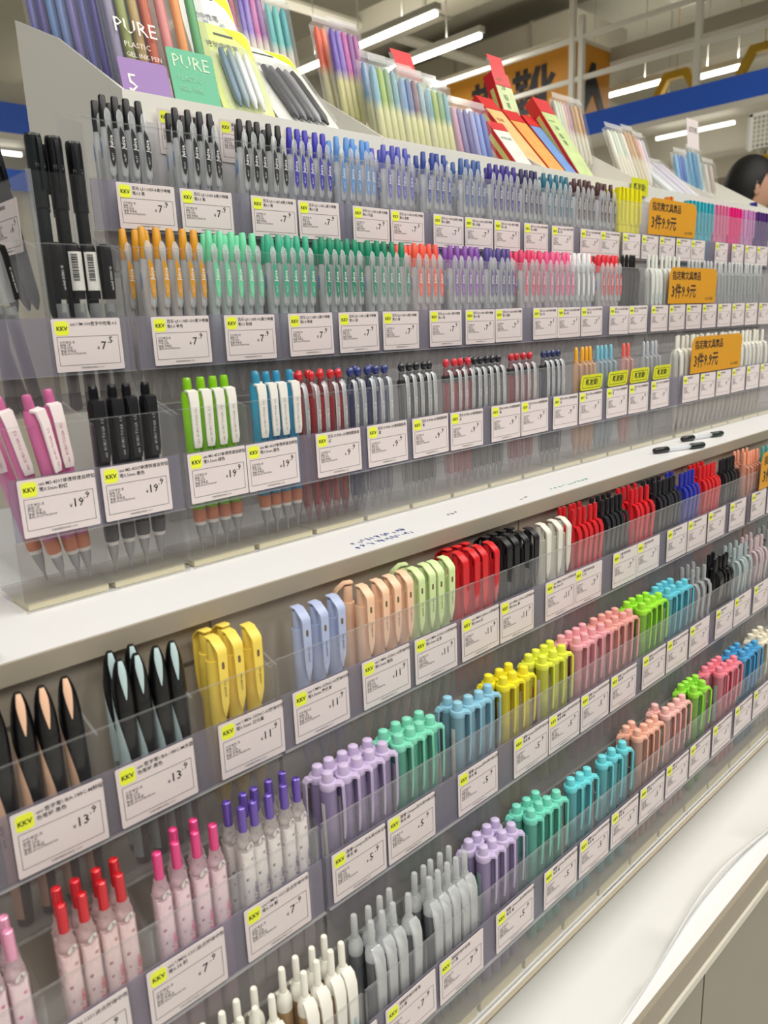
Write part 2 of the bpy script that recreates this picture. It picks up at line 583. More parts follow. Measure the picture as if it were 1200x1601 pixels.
# handwriting on the ledge
def scribble(x0, x1, y0, y1, c, lb, lines=2, amp=4.0, seed=1):
    rnd = random.Random(seed)
    m = MB()
    for l in range(lines):
        x = x0 + l * 6
        while x < x1:
            pts = []
            y = y0 + (y1 - y0) * (l + 0.5) / lines
            for k in range(rnd.randint(5, 9)):
                pts.append((x, y + rnd.uniform(-amp, amp), 0.35))
                x += rnd.uniform(-0.8, 2.4)
            m.tube(pts, 0.24, 4)
            x += rnd.uniform(1.5, 4)
    solo('pen_scribble', m.mesh('ink', mat(c, 0.6)), (0, 0, -208), lb, 'writing', group='pen test scribbles on the ledge')
scribble(468, 545, 532, 560, '#27489a', 'blue pen test scribbles on the ledge below the clear red pens', 2, 5)
scribble(620, 640, 548, 566, '#3a3f52', 'small dark scribble on the ledge left of the red pens', 1, 3, 2)
scribble(800, 880, 535, 548, '#3c9c84', 'green pen test strokes on the ledge above the white pens', 1, 3, 3)
scribble(730, 750, 535, 545, '#6a6f7c', 'faint grey scribble on the ledge near the white pens', 1, 3, 4)

def tester(x, y, rz, lb):
    t = thing('tester_pen', (x, y, -203), lb, 'pen', (0, math.pi / 2, rz), 'clear tester pens on the ledge')
    part('barrel', MB().lathe([(3.0, 22), (3.0, 70)], 10).mesh('barrel', BARREL), t)
    part('end_cap', MB().lathe([(4, -4), (4.8, 0), (4.8, 22), (3.6, 24)], 10).mesh('cap', BLACKP), t)
    part('end_cap', MB().lathe([(3.6, 68), (4.8, 70), (4.8, 94), (3.8, 97)], 10).mesh('cap', mat('#13221c', 0.3)), t)
tester(1106, 560, math.radians(-20), 'clear tester pen with two black ends lying nearest on the ledge')
tester(1236, 578, math.radians(-14), 'clear tester pen with black ends lying behind the other by the rack gap')
solo('black_clip', MB().prism(rrect(-22, 8, 0, 11, 2.5), -7, 7, 'y').mesh('clip', BLACKP, False), (127, 516 + 14, -208), 'small black clip on the ledge at the left picture edge', 'clip')

# ================================================================ racks
TIER = {'T1': dict(y=725, fl=62, lab=(99, 140), top=192, dep=55),
        'T2': dict(y=668, fl=-60, lab=(-28, 16), top=76, dep=52),
        'T3': dict(y=605, fl=-197, lab=(-148, -103), top=-64, dep=58),
        'L1': dict(y=478, fl=-380, lab=(-336, -290), top=-258, dep=52),
        'L2': dict(y=432, fl=-505, lab=(-461, -416), top=-386, dep=42),
        'L3': dict(y=388, fl=-632, lab=(-590, -546), top=-516, dep=40)}
def rack(x0, x1, cells, tiers, lb):
    t = thing('acrylic_pen_rack', (x0, 0, -208 if tiers[0][0] == 'T' else -650), lb, 'rack', group='clear stepped pen racks')
    zb = t.location.z / S - H0
    W = x1 - x0
    pitch = W / cells
    for k in tiers:
        d = TIER[k]
        y, fl, top = d['y'], d['fl'] - zb, d['top'] - zb
        base = 0 if k in ('T3', 'L3') else fl - 4
        part('front_wall', MB().box(0, W, y, y + 2.2, base, top).mesh('wall', ACRYL, False), t)
        part('wall_rim', MB().box(0, W, y, y + 2.2, top, top + .8).mesh('rim', RIM, False), t)
        part('shade_film', MB().box(0, W, y + 2.3, y + 2.6, max(base, fl - 3), d['lab'][0] - zb - 3).mesh('shade_sheet', SHADE_FILM if k not in ('T3', 'L3') else SHADE_FILM_C, False), t, label='grey haze film standing in for shade below the tags')
        l0, l1 = d['lab'][0] - zb, d['lab'][1] - zb
        part('tag_holder', MB().box(0, W, y - 1.6, y - .1, l0 - 2.5, l1 + 1).mesh('holder', HOLDER, False), t)
        part('holder_lip', MB().box(0, W, y - 4, y - 1.7, l0 - 2.8, l0 - 1.8).mesh('lip', RIM, False), t)
        part('tier_floor', MB().box(0, W, y + 2.3, y + d['dep'], fl - 4, fl - 1.2).mesh('floor', FLOORP, False), t)
        part('rear_wall', MB().box(0, W, y + d['dep'], y + d['dep'] + 2, fl - 4, top + 14).mesh('wall', ACRYL, False), t)
        dm = MB().prism([(y + 2.3, fl - 1), (y + d['dep'], fl - 1), (y + d['dep'], top + 12), (y + 2.3, top - 4)], -1, 1, 'x').mesh('divider', ACRYL_DIV, False)
        for i in range(cells + 1):
            part('divider', dm, t, (min(max(i * pitch, 1), W - 1), 0, 0))
        if k in ('T3', 'L3'):
            pm = MB().box(3, pitch - 3, y + 4, y + 40, 0.6, fl - 5).mesh('pad', mat('#d9d2b4', 0.7), False)
            for i in range(cells):
                part('foam_pad', pm, t, (i * pitch, 0, 0))
    return t
rack(183, 326, 2, ('T2', 'T3'), 'narrow clear acrylic rack at the left end above the ledge')
rack(330, 1262, 13, ('T1', 'T2', 'T3'), 'long three-step clear acrylic rack in the middle above the ledge')
rack(1268, 2200, 13, ('T1', 'T2', 'T3'), 'clear acrylic rack with the orange promotion cards above the ledge')
rack(-110, 321, 6, ('L1', 'L2', 'L3'), 'clear acrylic rack under the ledge at the left, with polka dot pens')
rack(325, 1254, 13, ('L1', 'L2', 'L3'), 'long clear acrylic rack under the ledge holding the highlighters')
rack(1260, 2180, 13, ('L1', 'L2', 'L3'), 'clear acrylic rack under the ledge at the far right')

# end box turned to the left
eb = thing('acrylic_end_box', (262, 690, -60), 'tall clear acrylic box of black pens turned to the left end', 'rack')
part('side_wall', MB().box(0, 62, 0, 2.2, 0, 196).mesh('wall', ACRYL, False), eb)
part('front_wall', MB().box(0, 2.2, 2.3, 260, 0, 196).mesh('wall', ACRYL, False), eb)
part('corner_edge', MB().box(-.5, 3, -.5, 3, 0, 197).mesh('edge', ACRYL_EDGE, False), eb)
part('box_floor', MB().box(2.3, 62, 2.3, 260, 0, 3).mesh('floor', ACRYL_EDGE, False), eb)
part('divider', MB().box(2.3, 62, 66, 68, 3, 190).mesh('wall', ACRYL, False), eb)

# ================================================================ header trays
TRAY = mat('#e4e3db', 0.45)
xs = [405, 768, 1131, 1494, 1800, 2085, 2250]
tw = ('first header tray from the left, holding the printed pen packs', 'second header tray, holding clear marker pouches', 'third header tray, holding red pencil cartons',
      'fourth header tray, holding pale packs and foil packs', 'fifth header tray, holding the box of blue pens', 'last header tray, in front of the shopper')
for k in range(6):
    t = thing('header_tray', (xs[k], 790, 232), 'white slanted ' + tw[k], 'tray', group='white slanted header trays')
    W = xs[k + 1] - xs[k]
    prof = [(10, -439), (250, -439), (250, 140), (138, 92), (0, 10), (0, -18), (10, -18)]
    pm = MB().prism(prof, 0, 3, 'x').mesh('end_panel', TRAY, False)
    part('end_panel', pm, t)
    part('front_lip', MB().box(3, W - .5, 0, 4, -18, 10).mesh('lip', TRAY, False), t)
    part('tray_base', MB().prism([(4, -17), (248, 50), (248, 56), (4, -11)], 3, W - .5, 'x').mesh('base', TRAY, False), t)
    part('back_board', MB().box(3, W - .5, 246, 250, -190, 110).mesh('back', TRAY, False), t)

# ================================================================ pens
PC = {}
def R_(a):
    return math.radians(a)

def P_gel(c):
    """clear click gel pen: coloured button, see-through clip with a coloured plate"""
    plate = c
    return [('barrel', MB().lathe([(1, 0), (1.2, 3), (3.6, 16), (5.2, 22), (5.4, 118), (4.6, 121), (4.4, 128)], 12).mesh('barrel', BARREL), (0, 0, 0)),
            ('refill', MB().lathe([(2.2, 18), (2.2, 112)], 8).mesh('refill', mat(c if c != '#e8e8ea' else '#c8ccd2', 0.4)), (0, 0, 0)),
            ('button', MB().lathe([(4.1, 128.2), (4.1, 140), (3.2, 155), (2.6, 156)], 12).mesh('button', mat(c, 0.3)), (0, 0, 0)),
            ('clip', MB().stick([(-8, 84), (-8.1, 85.5), (-8.2, 89), (-8.3, 96), (-8.4, 122), (-8.4, 127), (-8.4, 131), (-8.2, 137), (-7.8, 141), (-7.2, 143.5)], [1, 2.6, 3.2, 3.3, 3.2, 2.5, 2.9, 3.3, 2.5, 1], [.8, 1.4, 1.8, 1.8, 1.6, 1.6, 2.2, 2.6, 2, .8]).box(-1.6, 1.6, -6.8, -4, 128, 136).mesh('clip', CLIPCLEAR), (0, 0, 0)),
            ('clip_plate', MB().prism([(0.3, 92), (2.2, 97), (2.8, 106), (2.7, 116), (1.4, 123), (-1.6, 128.5), (-2.8, 124), (-2.8, 112), (-2.5, 100), (-1.4, 94)], -10.5, -10.1, 'y').mesh('plate', mat(plate, 0.35), False), (0, 0, 0)),
            ('size_sticker', MB().patch(lambda z: 5.4, [103, 109, 116], lambda z: R_(-165), lambda z: R_(-80), .3, 6).mesh('sticker', mat('#7fa2d6', .4)), (0, 0, 0)),
            ('barcode_sticker', MB().patch(lambda z: 5.35, [76, 88, 101], lambda z: R_(-165), lambda z: R_(-80), .3, 6).mesh('sticker', mat('#cfd2d6', .5)), (0, 0, 0)),
            ('size_lettering', text_mesh('0.5', 5, WHITE, align='CENTER', bold=.1), (-5.3, 2.7, 107.5), (0, 0, R_(-117))),
            ('plate_lettering', text_mesh('Juice', 5.0, WHITE, rot=True, sx=1.15, bold=0.12), (1.5, -10.65, 109)),
            ('plate_lettering', text_mesh('PILOT', 2.4, WHITE, rot=True), (0.9, -10.65, 98))]

def P_pencil(c, clipc='#e9e6e0', txt='#9a9a96', dark=False):
    body = mat(c, 0.25)
    k = [('barrel', MB().lathe([(6.0, 40), (6.3, 60), (6.3, 142), (5.2, 147)], 14).mesh('barrel', body), (0, 0, 0)),
         ('grip', MB().lathe([(4.6, 26), (6.0, 30), (6.2, 40)], 14).mesh('grip', mat('#cf7a52' if not dark else '#3a3c44', 0.3)), (0, 0, 0)),
         ('grip_ring', MB().lathe([(5.3, 25), (5.3, 28)], 14).mesh('ring', WHITE), (0, 0, 0)),
         ('tip', MB().lathe([(0.8, 0), (1.2, 8), (3.4, 16), (4.8, 25)], 12).mesh('tip', clear('#b8bcc0', 0.6, 0.15)), (0, 0, 0)),
         ('button', MB().lathe([(3.9, 147), (3.9, 153), (3.4, 158), (2.6, 159)], 12).mesh('button', clear(c, 0.75, 0.1, c)), (0, 0, 0)),
         ('clip', MB().ribbon([(-3, 147), (-8.2, 146), (-9.6, 138), (-9.8, 120), (-9.8, 104), (-9.2, 97)], [4.8, 4.8, 4.4, 4.2, 4.2, 3.4], [3, 3.4, 3, 2.6, 2.6, 2]).mesh('clip', mat(clipc, 0.3)), (0, 0, 0)),
         ('clip_lettering', text_mesh('uni  KURU TOGA  0.5', 3.4, mat(txt, 0.5), rot=True), (1.2, -11.3, 101))]
    return k

def P_ball(c, ring=False):
    """clear ballpoint with a coloured ball on top"""
    tb = clear(c, 0.12, 0.06, '#f4f5f7', .6)
    k = [('barrel', MB().lathe([(1, 0), (3.4, 14), (5.2, 22), (5.3, 134), (3.4, 139), (3.2, 145)], 12).mesh('barrel', tb), (0, 0, 0)),
         ('refill', MB().lathe([(2.4, 18), (2.4, 128)], 8).mesh('refill', mat(c, 0.4)), (0, 0, 0)),
         ('knob', MB().lathe([(2.4, 146), (3.6, 147.6), (4.2, 150.2), (4.0, 152.6), (2.8, 155), (1.2, 155.8)], 12).mesh('knob', mat(c, 0.15, coat=0.5)), (0, 0, 0)),
         ('clip', MB().stick([(-4, 142), (-7.4, 140.5), (-9.0, 135), (-9.6, 122), (-9.6, 108), (-9.2, 96), (-8.2, 90)], [2.2, 2.8, 2.9, 2.8, 2.7, 2.5, 1.2], [1.4] * 7).mesh('clip', CLIPCLEAR), (0, 0, 0)),
         ('clip_lettering', text_mesh('PILOT SUPER-GP', 2.7, WHITE, rot=True), (1.0, -11, 98))]
    if ring:
        k.append(('size_ring', MB().lathe([(5.5, 128), (5.6, 132), (5.5, 136)], 12).mesh('ring', mat('#33353b', 0.3)), (0, 0, 0)))
    return k

def P_click(c, body=None):
    """slim click pen, tinted barrel and capsule button"""
    bc = body or c
    return [('barrel', MB().lathe([(1, 0), (3.4, 14), (5.4, 24), (5.5, 128), (4.2, 136)], 12).mesh('barrel', clear(bc, 0.55, 0.15, bc)), (0, 0, 0)),
            ('button', MB().lathe([(2.8, 136), (2.8, 150), (2.2, 155), (1.2, 156.5)], 10).mesh('button', mat(c, 0.25)), (0, 0, 0)),
            ('clip', MB().ribbon([(-4, 132), (-8, 130), (-8.8, 112), (-8.4, 92)], [2.3, 2.4, 2.3, 1.8], [2.2] * 4).mesh('clip', clear(bc, 0.6, 0.1, bc)), (0, 0, 0))]

def P_curve(c, bodyc=None):
    """click pen whose wide clip bows out in an S"""
    bm = mat(bodyc or c, 0.2, coat=0.4)
    return [('barrel', MB().lathe([(1, 0), (3.4, 14), (5.4, 24), (5.6, 126), (4.4, 134), (4.0, 138)], 12).mesh('barrel', bm), (0, 0, 0)),
            ('button', MB().lathe([(3.0, 138), (3.0, 155), (2.2, 158)], 10).mesh('button', bm), (0, 0, 0)),
            ('clip', MB().ribbon([(-2, 137), (-6.5, 136), (-9.6, 130), (-10.4, 121), (-9.2, 108), (-8.2, 92), (-9.2, 80), (-8.6, 74)], [3.6, 3.6, 3.6, 3.4, 3.2, 3, 2.8, 2], [2.4] * 8).mesh('clip', bm), (0, 0, 0))]

def P_duo(c):
    """black bullet-shaped pen with light inlays"""
    def rad(z):
        if z > 128:
            t = (z - 128) / 34
            return 7.2 * math.sqrt(max(0.01, 1 - t * t * .97))
        return 5.2 + 2.0 * min(1, z / 90)
    zs = [0, 15, 40, 70, 95, 115, 128, 136, 143, 149, 154, 158, 161]
    lt = mat(c, 0.35)
    return [('barrel', MB().lathe([(rad(z), z) for z in zs], 18).mesh('barrel', BLACKP), (0, 0, 0)),
            ('side_inlay', MB().patch(rad, [6, 20, 40, 60, 80, 92, 104, 114, 122, 129, 135, 140], lambda z: R_(-165), lambda z: R_(-20) - max(0, (z - 78) / 62) ** 1.5 * R_(95), .35, 12).mesh('inlay', lt), (0, 0, 0)),
            ('top_inlay', MB().patch(rad, [133, 137, 141, 145, 149, 153, 156, 158.5, 160.6], lambda z: R_(-12 - 27 * min(1, max(0.0, (z - 133) / 20))), lambda z: R_(-8 + 27 * min(1, max(0.0, (z - 133) / 20))), .4, 8).mesh('inlay', lt), (0, 0, 0)),
            ('lettering', text_mesh('uni AIR', 5.5, INK, rot=True), (-5.5, -5.6, 62), (0, 0, R_(-48)))]

def P_slant(c, lettering=True):
    """pastel click pen, slanting hooded clip pointed at its foot"""
    m_ = mat(c, 0.35)
    k = [('barrel', MB().lathe([(1, 0), (3.6, 14), (5.8, 26), (6.3, 60), (6.3, 133), (5.9, 135.5)], 16).mesh('barrel', m_), (0, 0, 0)),
         ('button', MB().lathe([(4.5, 135.5), (4.5, 150), (4.1, 151.5)], 14).mesh('button', m_), (0, 0, 0)),
         ('clip', MB().ribbon([(5.0, 153.4), (3.6, 154), (-3.2, 153.6), (-9.6, 148.4), (-11.4, 145.6), (-11.6, 143), (-11.4, 116), (-10.9, 102), (-10.2, 91)], [3.0, 4.4, 4.5, 4.5, 4.4, 4.2, 3.9, 3.2, .8], [1.6, 1.8, 1.8, 2, 3, 3, 2.8, 2.4, 1.2]).mesh('clip', m_), (0, 0, 0))]
    if lettering:
        k.append(('clip_lettering', text_mesh('uni-ball one', 2.9, INK, rot=True), (1.0, -13.1, 108)))
        k.append(('clip_emblem', MB().prism(capsule(2.4, 131, 137, 5), -13.1, -12.7, 'y').mesh('emblem', mat('#6d5a3a', 0.5), False), (0, 0, 0)))
        k.append(('barrel_lettering', text_mesh('0.5  uni-ball one', 3.2, INK, rot=True), (1.2, 6.9, 84), (0, 0, math.pi)))
    return k

def P_dot(c, paper, ink):
    """clear square press pen with a polka dot paper and coloured button"""
    def sq(h):
        return rrect(-h, h, -h, h, h * .45, 3)
    return [('barrel', MB().prism(sq(5.4), 8, 124, 'z').mesh('barrel', dots(paper, ink)), (0, 0, 0)),
            ('clear_sleeve', MB().prism(sq(6.0), 6, 127, 'z').mesh('sleeve', clear(paper, 0.03, 0.05, '#fdfbfb', 0.35)), (0, 0, 0)),
            ('shoulder', MB().lathe([(6.2, 127.1), (5.9, 132), (4.6, 136), (4.2, 140)], 14).mesh('shoulder', clear(paper, 0.24, 0.03, '#fbf6f6', 0.9)), (0, 0, 0)),
            ('button', MB().lathe([(3.5, 140.1), (3.5, 157), (3.2, 159.4), (2.4, 160), (2.0, 158.8)], 12).mesh('button', mat(c, 0.14, metal=0.35, coat=0.6)), (0, 0, 0)),
            ('size_sticker', MB().prism(capsule(3.2, -3.6, 3.6, 5), -.2, 0, 'y').mesh('sticker', mat('#cfcac8', 0.5), False), (0.8, -6.3, 129.5), (R_(-14), R_(72), 0)),
            ('size_lettering', text_mesh('0.38', 2.6, INK, align='CENTER'), (0.5, -6.75, 128.5), (R_(-14), R_(-18), 0)),
            ('lettering', text_mesh('uni-ball | signo', 4.3, mat(c if ink != '#3a3450' else '#4a3a78', 0.5), rot=True, sx=1.1, bold=.08), (4.6, -6.15, 70))]

def P_hl(c, body, label_c='#d9d6d6'):
    """highlighter: knobbed cap, long straight clip, tinted body"""
    m_ = mat(c, 0.35)
    return [('barrel', MB().lathe([(2.5, 0), (5.6, 3), (6.6, 8), (6.8, 100)], 16).mesh('barrel', clear(body, 0.72, 0.2, body)), (0, 0, 0)),
            ('cap', MB().lathe([(6.95, 100.2), (7.1, 137)], 16).mesh('cap', clear(body, 0.80, 0.22, body)), (0, 0, 0)),
            ('cap_collar', MB().lathe([(7.2, 137.1), (7.7, 138), (7.7, 142.6), (7.2, 143.6), (5.2, 144)], 16).mesh('collar', m_), (0, 0, 0)),
            ('cap_knob', MB().lathe([(5.1, 144), (4.9, 149.8), (4.4, 151.6), (3.0, 152.4), (1.2, 152.7)], 14).mesh('knob', m_), (0, 0, 0)),
            ('clip', MB().ribbon([(-6, 141), (-10.4, 141.4), (-12.2, 139.6), (-12.2, 118), (-11.6, 98), (-11, 90)], [3.8, 3.4, 2.9, 2.7, 2.6, 2.2], [3.6, 3.4, 2.4, 2.2, 2.2, 1.8]).mesh('clip', m_), (0, 0, 0)),
            ('barrel_sticker', MB().patch(lambda z: 6.9, [72, 84, 96, 108, 120, 126], lambda z: R_(-150), lambda z: R_(-112), .35, 5).mesh('sticker', mat(label_c, 0.4)), (0, 0, 0)),
            ('sleeve_print', MB().patch(lambda z: 6.9, [52, 70, 90, 106, 116], lambda z: R_(95), lambda z: R_(165), .35, 6).mesh('print', mat('#b8484c' if label_c == '#d9d6d6' else label_c, 0.4)), (0, 0, 0))]

def P_white(c, body, cl=False):
    """broad-shouldered press pen with a wide curved clip"""
    m_ = clear('#f4f6f7', 0.30, 0.04, '#f8fafa', 0.9) if cl else mat(c, 0.35)
    bm = clear(body, 0.5, 0.12, '#dfe3e6') if cl else mat(body, 0.5, noise=0.12, scale=220)
    k = [('barrel', MB().lathe([(1, 0), (3.6, 14), (5.8, 26), (6.0, 124)], 14).mesh('barrel', bm), (0, 0, 0)),
         ('shoulder', MB().lathe([(6.2, 124.2), (6.3, 130), (5.6, 135), (4.0, 138), (3.6, 139)], 14).mesh('shoulder', m_), (0, 0, 0)),
         ('button', MB().lathe([(2.9, 139.2), (2.8, 159), (2.3, 160.5)], 12).mesh('button', m_), (0, 0, 0)),
         ('clip', MB().ribbon([(-3, 137), (-6.6, 134), (-9.0, 126), (-9.8, 112), (-9.6, 92), (-9.2, 74), (-8.4, 64)], [4.6, 5.2, 5.2, 4.8, 4.4, 4.0, 2.4], [3, 3.2, 3.2, 3, 2.8, 2.6, 2]).mesh('clip', m_), (0, 0, 0)),
         ('clip_lettering', text_mesh('gel pen 0.5', 2.6, mat('#8fa6ae' if not cl else '#55585c', 0.5), rot=True), (1.0, -11.5, 80))]
    if cl:
        k.append(('inner_sleeve', MB().lathe([(4.6, 30), (4.6, 112)], 10).mesh('sleeve', mat('#53565c', 0.4)), (0, 0, 0)))
        k.append(('barrel_lettering', text_mesh('LOVE', 3.4, INK, align='CENTER'), (0, 6.3, 112), (0, 0, math.pi)))
    else:
        k.append(('clip_print', MB().box(-1.4, 1.4, -11.35, -11.2, 84, 96).mesh('print', mat('#9fc4cc', 0.5), False), (0, 0, 0)))
    return k

def P_signo(kind):
    """capped gel pen, black cap with side clip"""
    k = [('barrel', MB().lathe([(1, 0), (4.2, 8), (5.0, 14), (5.0, 100)], 12).mesh('barrel', clear('#cfd3d4', 0.3, 0.08, '#e8ecec')), (0, 0, 0)),
         ('refill', MB().lathe([(3.1, 6), (3.1, 92)], 8).mesh('refill', mat('#15151b', 0.4)), (0, 0, 0)),
         ('cap', MB().lathe([(5.8, 104), (6.0, 150), (5.2, 155), (3, 156.5)], 14).mesh('cap', BLACKP if kind != 'clearcap' else clear('#d4d8da', .35, .06)), (0, 0, 0)),
         ('tail_plug', MB().lathe([(4.2, -3), (5.3, 0), (5.3, 15)], 12).mesh('plug', mat('#26262b', 0.3)), (0, 0, 0)),
         ('clip', MB().ribbon([(-5, 153), (-8.6, 152), (-9.4, 145), (-9.4, 118), (-8.8, 106)], [2.8, 2.9, 2.9, 2.7, 2.0], [2.6] * 5).mesh('clip', BLACKP), (0, 0, 0)),
         ('clip_lettering', text_mesh('uni-ball SIGNO 05', 3.0, WHITE, rot=True), (1.1, -10.9, 112))]
    if kind == 'code':
        k[5] = ('barcode_sticker', MB().patch(lambda z: 6.2, [112, 122, 132, 148], lambda z: R_(120), lambda z: R_(235), .4, 8).mesh('sticker', mat('#dcdcd8', 0.5)), (0, 0, 0))
        bars = MB()
        zz = 121
        rr = random.Random(3)
        while zz < 146:
            h = rr.choice((.5, .9, 1.3))
            bars.patch(lambda z: 6.7, [zz, zz + h], lambda z: R_(140), lambda z: R_(185), .1, 4)
            zz += h + rr.choice((.6, .9))
        k.append(('barcode', bars.mesh('barcode', INK), (0, 0, 0)))
    return k

def P_cappen(c):
    return [('barrel', MB().lathe([(1, 0), (4.4, 8), (5.4, 14), (5.6, 96)], 14).mesh('barrel', mat(c, 0.3)), (0, 0, 0)),
            ('cap', MB().lathe([(6.6, 96.2), (7.0, 150), (6.8, 153)], 16).mesh('cap', mat(c, 0.22, coat=0.3)), (0, 0, 0)),
            ('cap_top', MB().lathe([(6.7, 153.1), (6.2, 155)], 16).mesh('cap_top', mat('#2c3030', 0.25)), (0, 0, 0)),
            ('clip', MB().ribbon([(-6, 151), (-9, 150), (-9.8, 142), (-9.6, 110)], [1.6] * 4, [2] * 4).mesh('clip', mat('#1b1d22', 0.2)), (0, 0, 0)),
            ('cap_print', text_mesh('M&G', 5, mat('#6a6d70', 0.4), align='CENTER', sx=.8), (0, -7.2, 128))]

def P_marker(c):
    """flat capped marker with one vertical clip rib"""
    m_ = mat(c, 0.35)
    return [('cap', MB().prism(rrect(-7.2, 7.2, -5.5, 5.5, 2.2, 3), 92, 152, 'z').mesh('cap', m_), (0, 0, 0)),
            ('barrel', MB().prism(rrect(-6.6, 6.6, -5, 5, 2.2, 3), 0, 91.8, 'z').mesh('barrel', m_), (0, 0, 0)),
            ('clip', MB().ribbon([(-5, 152), (-8, 151), (-8.6, 140), (-8.4, 96)], [2.2, 2.4, 2.4, 2], [2.4] * 4).mesh('clip', m_), (0, 0, 0))]

KINDS = dict(gel=P_gel, pencil=P_pencil, ball=P_ball, click=P_click, curve=P_curve, duo=P_duo, slant=P_slant, dot=P_dot, hl=P_hl, white=P_white, signo=P_signo, cappen=P_cappen, marker=P_marker)
NAME = dict(gel='gel_pen', pencil='mechanical_pencil', ball='ballpoint_pen', click='click_pen', curve='click_pen', duo='rollerball_pen', slant='click_pen', dot='gel_pen', hl='highlighter', white='gel_pen', signo='capped_gel_pen', cappen='capped_pen', marker='marker_pen')
CATS = dict(pencil='pencil', hl='highlighter', marker='marker')
SUB = dict(clip_plate='clip', plate_lettering='clip', clip_lettering='clip', clip_emblem='clip', clip_print='clip', refill='barrel', barrel_lettering='barrel', barrel_sticker='barrel',
           sleeve_print='barrel', lettering='barrel', barcode='barcode_sticker', inner_sleeve='barrel', side_inlay='barrel', top_inlay='barrel', cap_print='cap', cap_knob='cap', cap_collar='cap', cap_top='cap', size_ring='barrel', size_sticker='barrel', size_lettering='barrel', barcode_sticker='barrel', grip_ring='grip')
def pen(kind, args, x, y, z, label, group, rz=0.0, lx=0.0, ly=0.0):
    k = (kind,) + args
    if k not in PC:
        PC[k] = KINDS[kind](*args)
    t = thing(NAME[kind], (x, y, z), label, CATS.get(kind, 'pen'), (lx, ly, rz), group)
    if kind == 'signo':
        t.scale = (1, 1, .89)
    made = {}
    for p in PC[k]:
        made[p[0]] = part(p[0], p[1], made.get(SUB.get(p[0]), t), p[2], p[3] if len(p) > 3 else None)
    return t

ORD = ('leftmost', 'second', 'third', 'fourth', 'fifth', 'sixth', 'seventh', 'eighth', 'ninth', 'tenth', 'eleventh', 'twelfth', 'thirteenth', 'fourteenth',
       'fifteenth', 'sixteenth', 'seventeenth', 'eighteenth', 'nineteenth', 'twentieth', 'twenty-first', 'twenty-second')
WHERE = {'T1': 'top tier', 'T2': 'second tier', 'T3': 'third tier', 'L1': 'fourth tier', 'L2': 'fifth tier', 'L3': 'lowest tier'}
CELLS = {k: [] for k in WHERE}
def group_(row, kind, args, desc, xa, xb, n, ba=0, bb=0, nb=0, rz=0.0, brz=None, lean=0.0, dz=0.0):
    d = TIER[row]
    CELLS[row].append(((xa + xb) / 2, desc))
    g = '%s, %s' % (desc, WHERE[row])
    back_y = d['y'] + (37 if row[0] == 'T' else 32 if row == 'L1' else 30)
    for rowi, (x0, x1, cnt, y, r, nm) in enumerate(((xa, xb, n, d['y'] + 14.5, rz, 'front'), (ba, bb, nb, back_y, brz if brz is not None else rz, 'back'))):
        for i in range(cnt):
            x = x0 + (x1 - x0) * i / max(1, cnt - 1)
            lb = '%s%s, %s row, %s, %s' % (ORD[i] if cnt > 1 else 'only one', '' if i == 0 or cnt == 1 else ' from left', nm, desc, WHERE[row])
            pen(kind, args, x, y, d['fl'] + dz, lb, g, r + random.uniform(-.06, .06), random.uniform(-.012, .004), random.uniform(-.012, .012) + lean)

BLK, = ('#15151a',)
G = group_
# ---- top tier
G('T1', 'gel', (BLK,), 'black gel pens nearest the end', 358, 396, 4, 362, 399, 4)
G('T1', 'gel', (BLK,), 'black gel pens second cell', 434, 474, 4, 439, 487, 4)
G('T1', 'gel', (BLK,), 'black gel pens third cell', 507, 558, 5, 521, 556, 3)
G('T1', 'gel', ('#3a36b0',), 'royal blue gel pens', 572, 623, 5)
G('T1', 'gel', ('#5b93d8',), 'sky blue gel pens', 644, 693, 5, 650, 692, 4)
G('T1', 'gel', ('#5457b8',), 'periwinkle gel pens', 719, 760, 4, 722, 767, 4)
G('T1', 'gel', ('#34499a',), 'dark blue gel pens', 792, 832, 4, 789, 842, 5)
G('T1', 'gel', ('#40609f',), 'steel blue gel pens', 865, 903, 4, 863, 905, 4)
G('T1', 'gel', ('#37288a',), 'deep purple gel pens', 930, 982, 5, 932, 980, 4)
G('T1', 'gel', ('#262257',), 'navy gel pens', 1002, 1041, 4, 1004, 1044, 4)
G('T1', 'gel', ('#1f6a84',), 'teal blue gel pens', 1062, 1124, 5, 1066, 1118, 4)
G('T1', 'gel', ('#46202a',), 'maroon gel pens left cell', 1146, 1188, 4, 1150, 1185, 3)
G('T1', 'gel', ('#4a2226',), 'maroon gel pens right cell', 1212, 1254, 4, 1216, 1246, 3)
G('T1', 'marker', ('#e8e11c',), 'bright yellow markers', 1283, 1347, 5, 1290, 1350, 4, dz=2)
G('T1', 'marker', ('#f2913a',), 'single orange marker', 1462, 1462, 1)
G('T1', 'marker', ('#3fb3c4',), 'turquoise markers', 1545, 1640, 7, 1540, 1630, 6)
G('T1', 'marker', ('#e07aa6',), 'soft pink markers', 1664, 1712, 4)
G('T1', 'marker', ('#ec1f8a',), 'hot pink markers', 1734, 1782, 4)
G('T1', 'marker', ('#cf8fc6',), 'lilac markers', 1804, 1852, 4)
G('T1', 'marker', ('#58307e',), 'violet markers', 1876, 1940, 5)
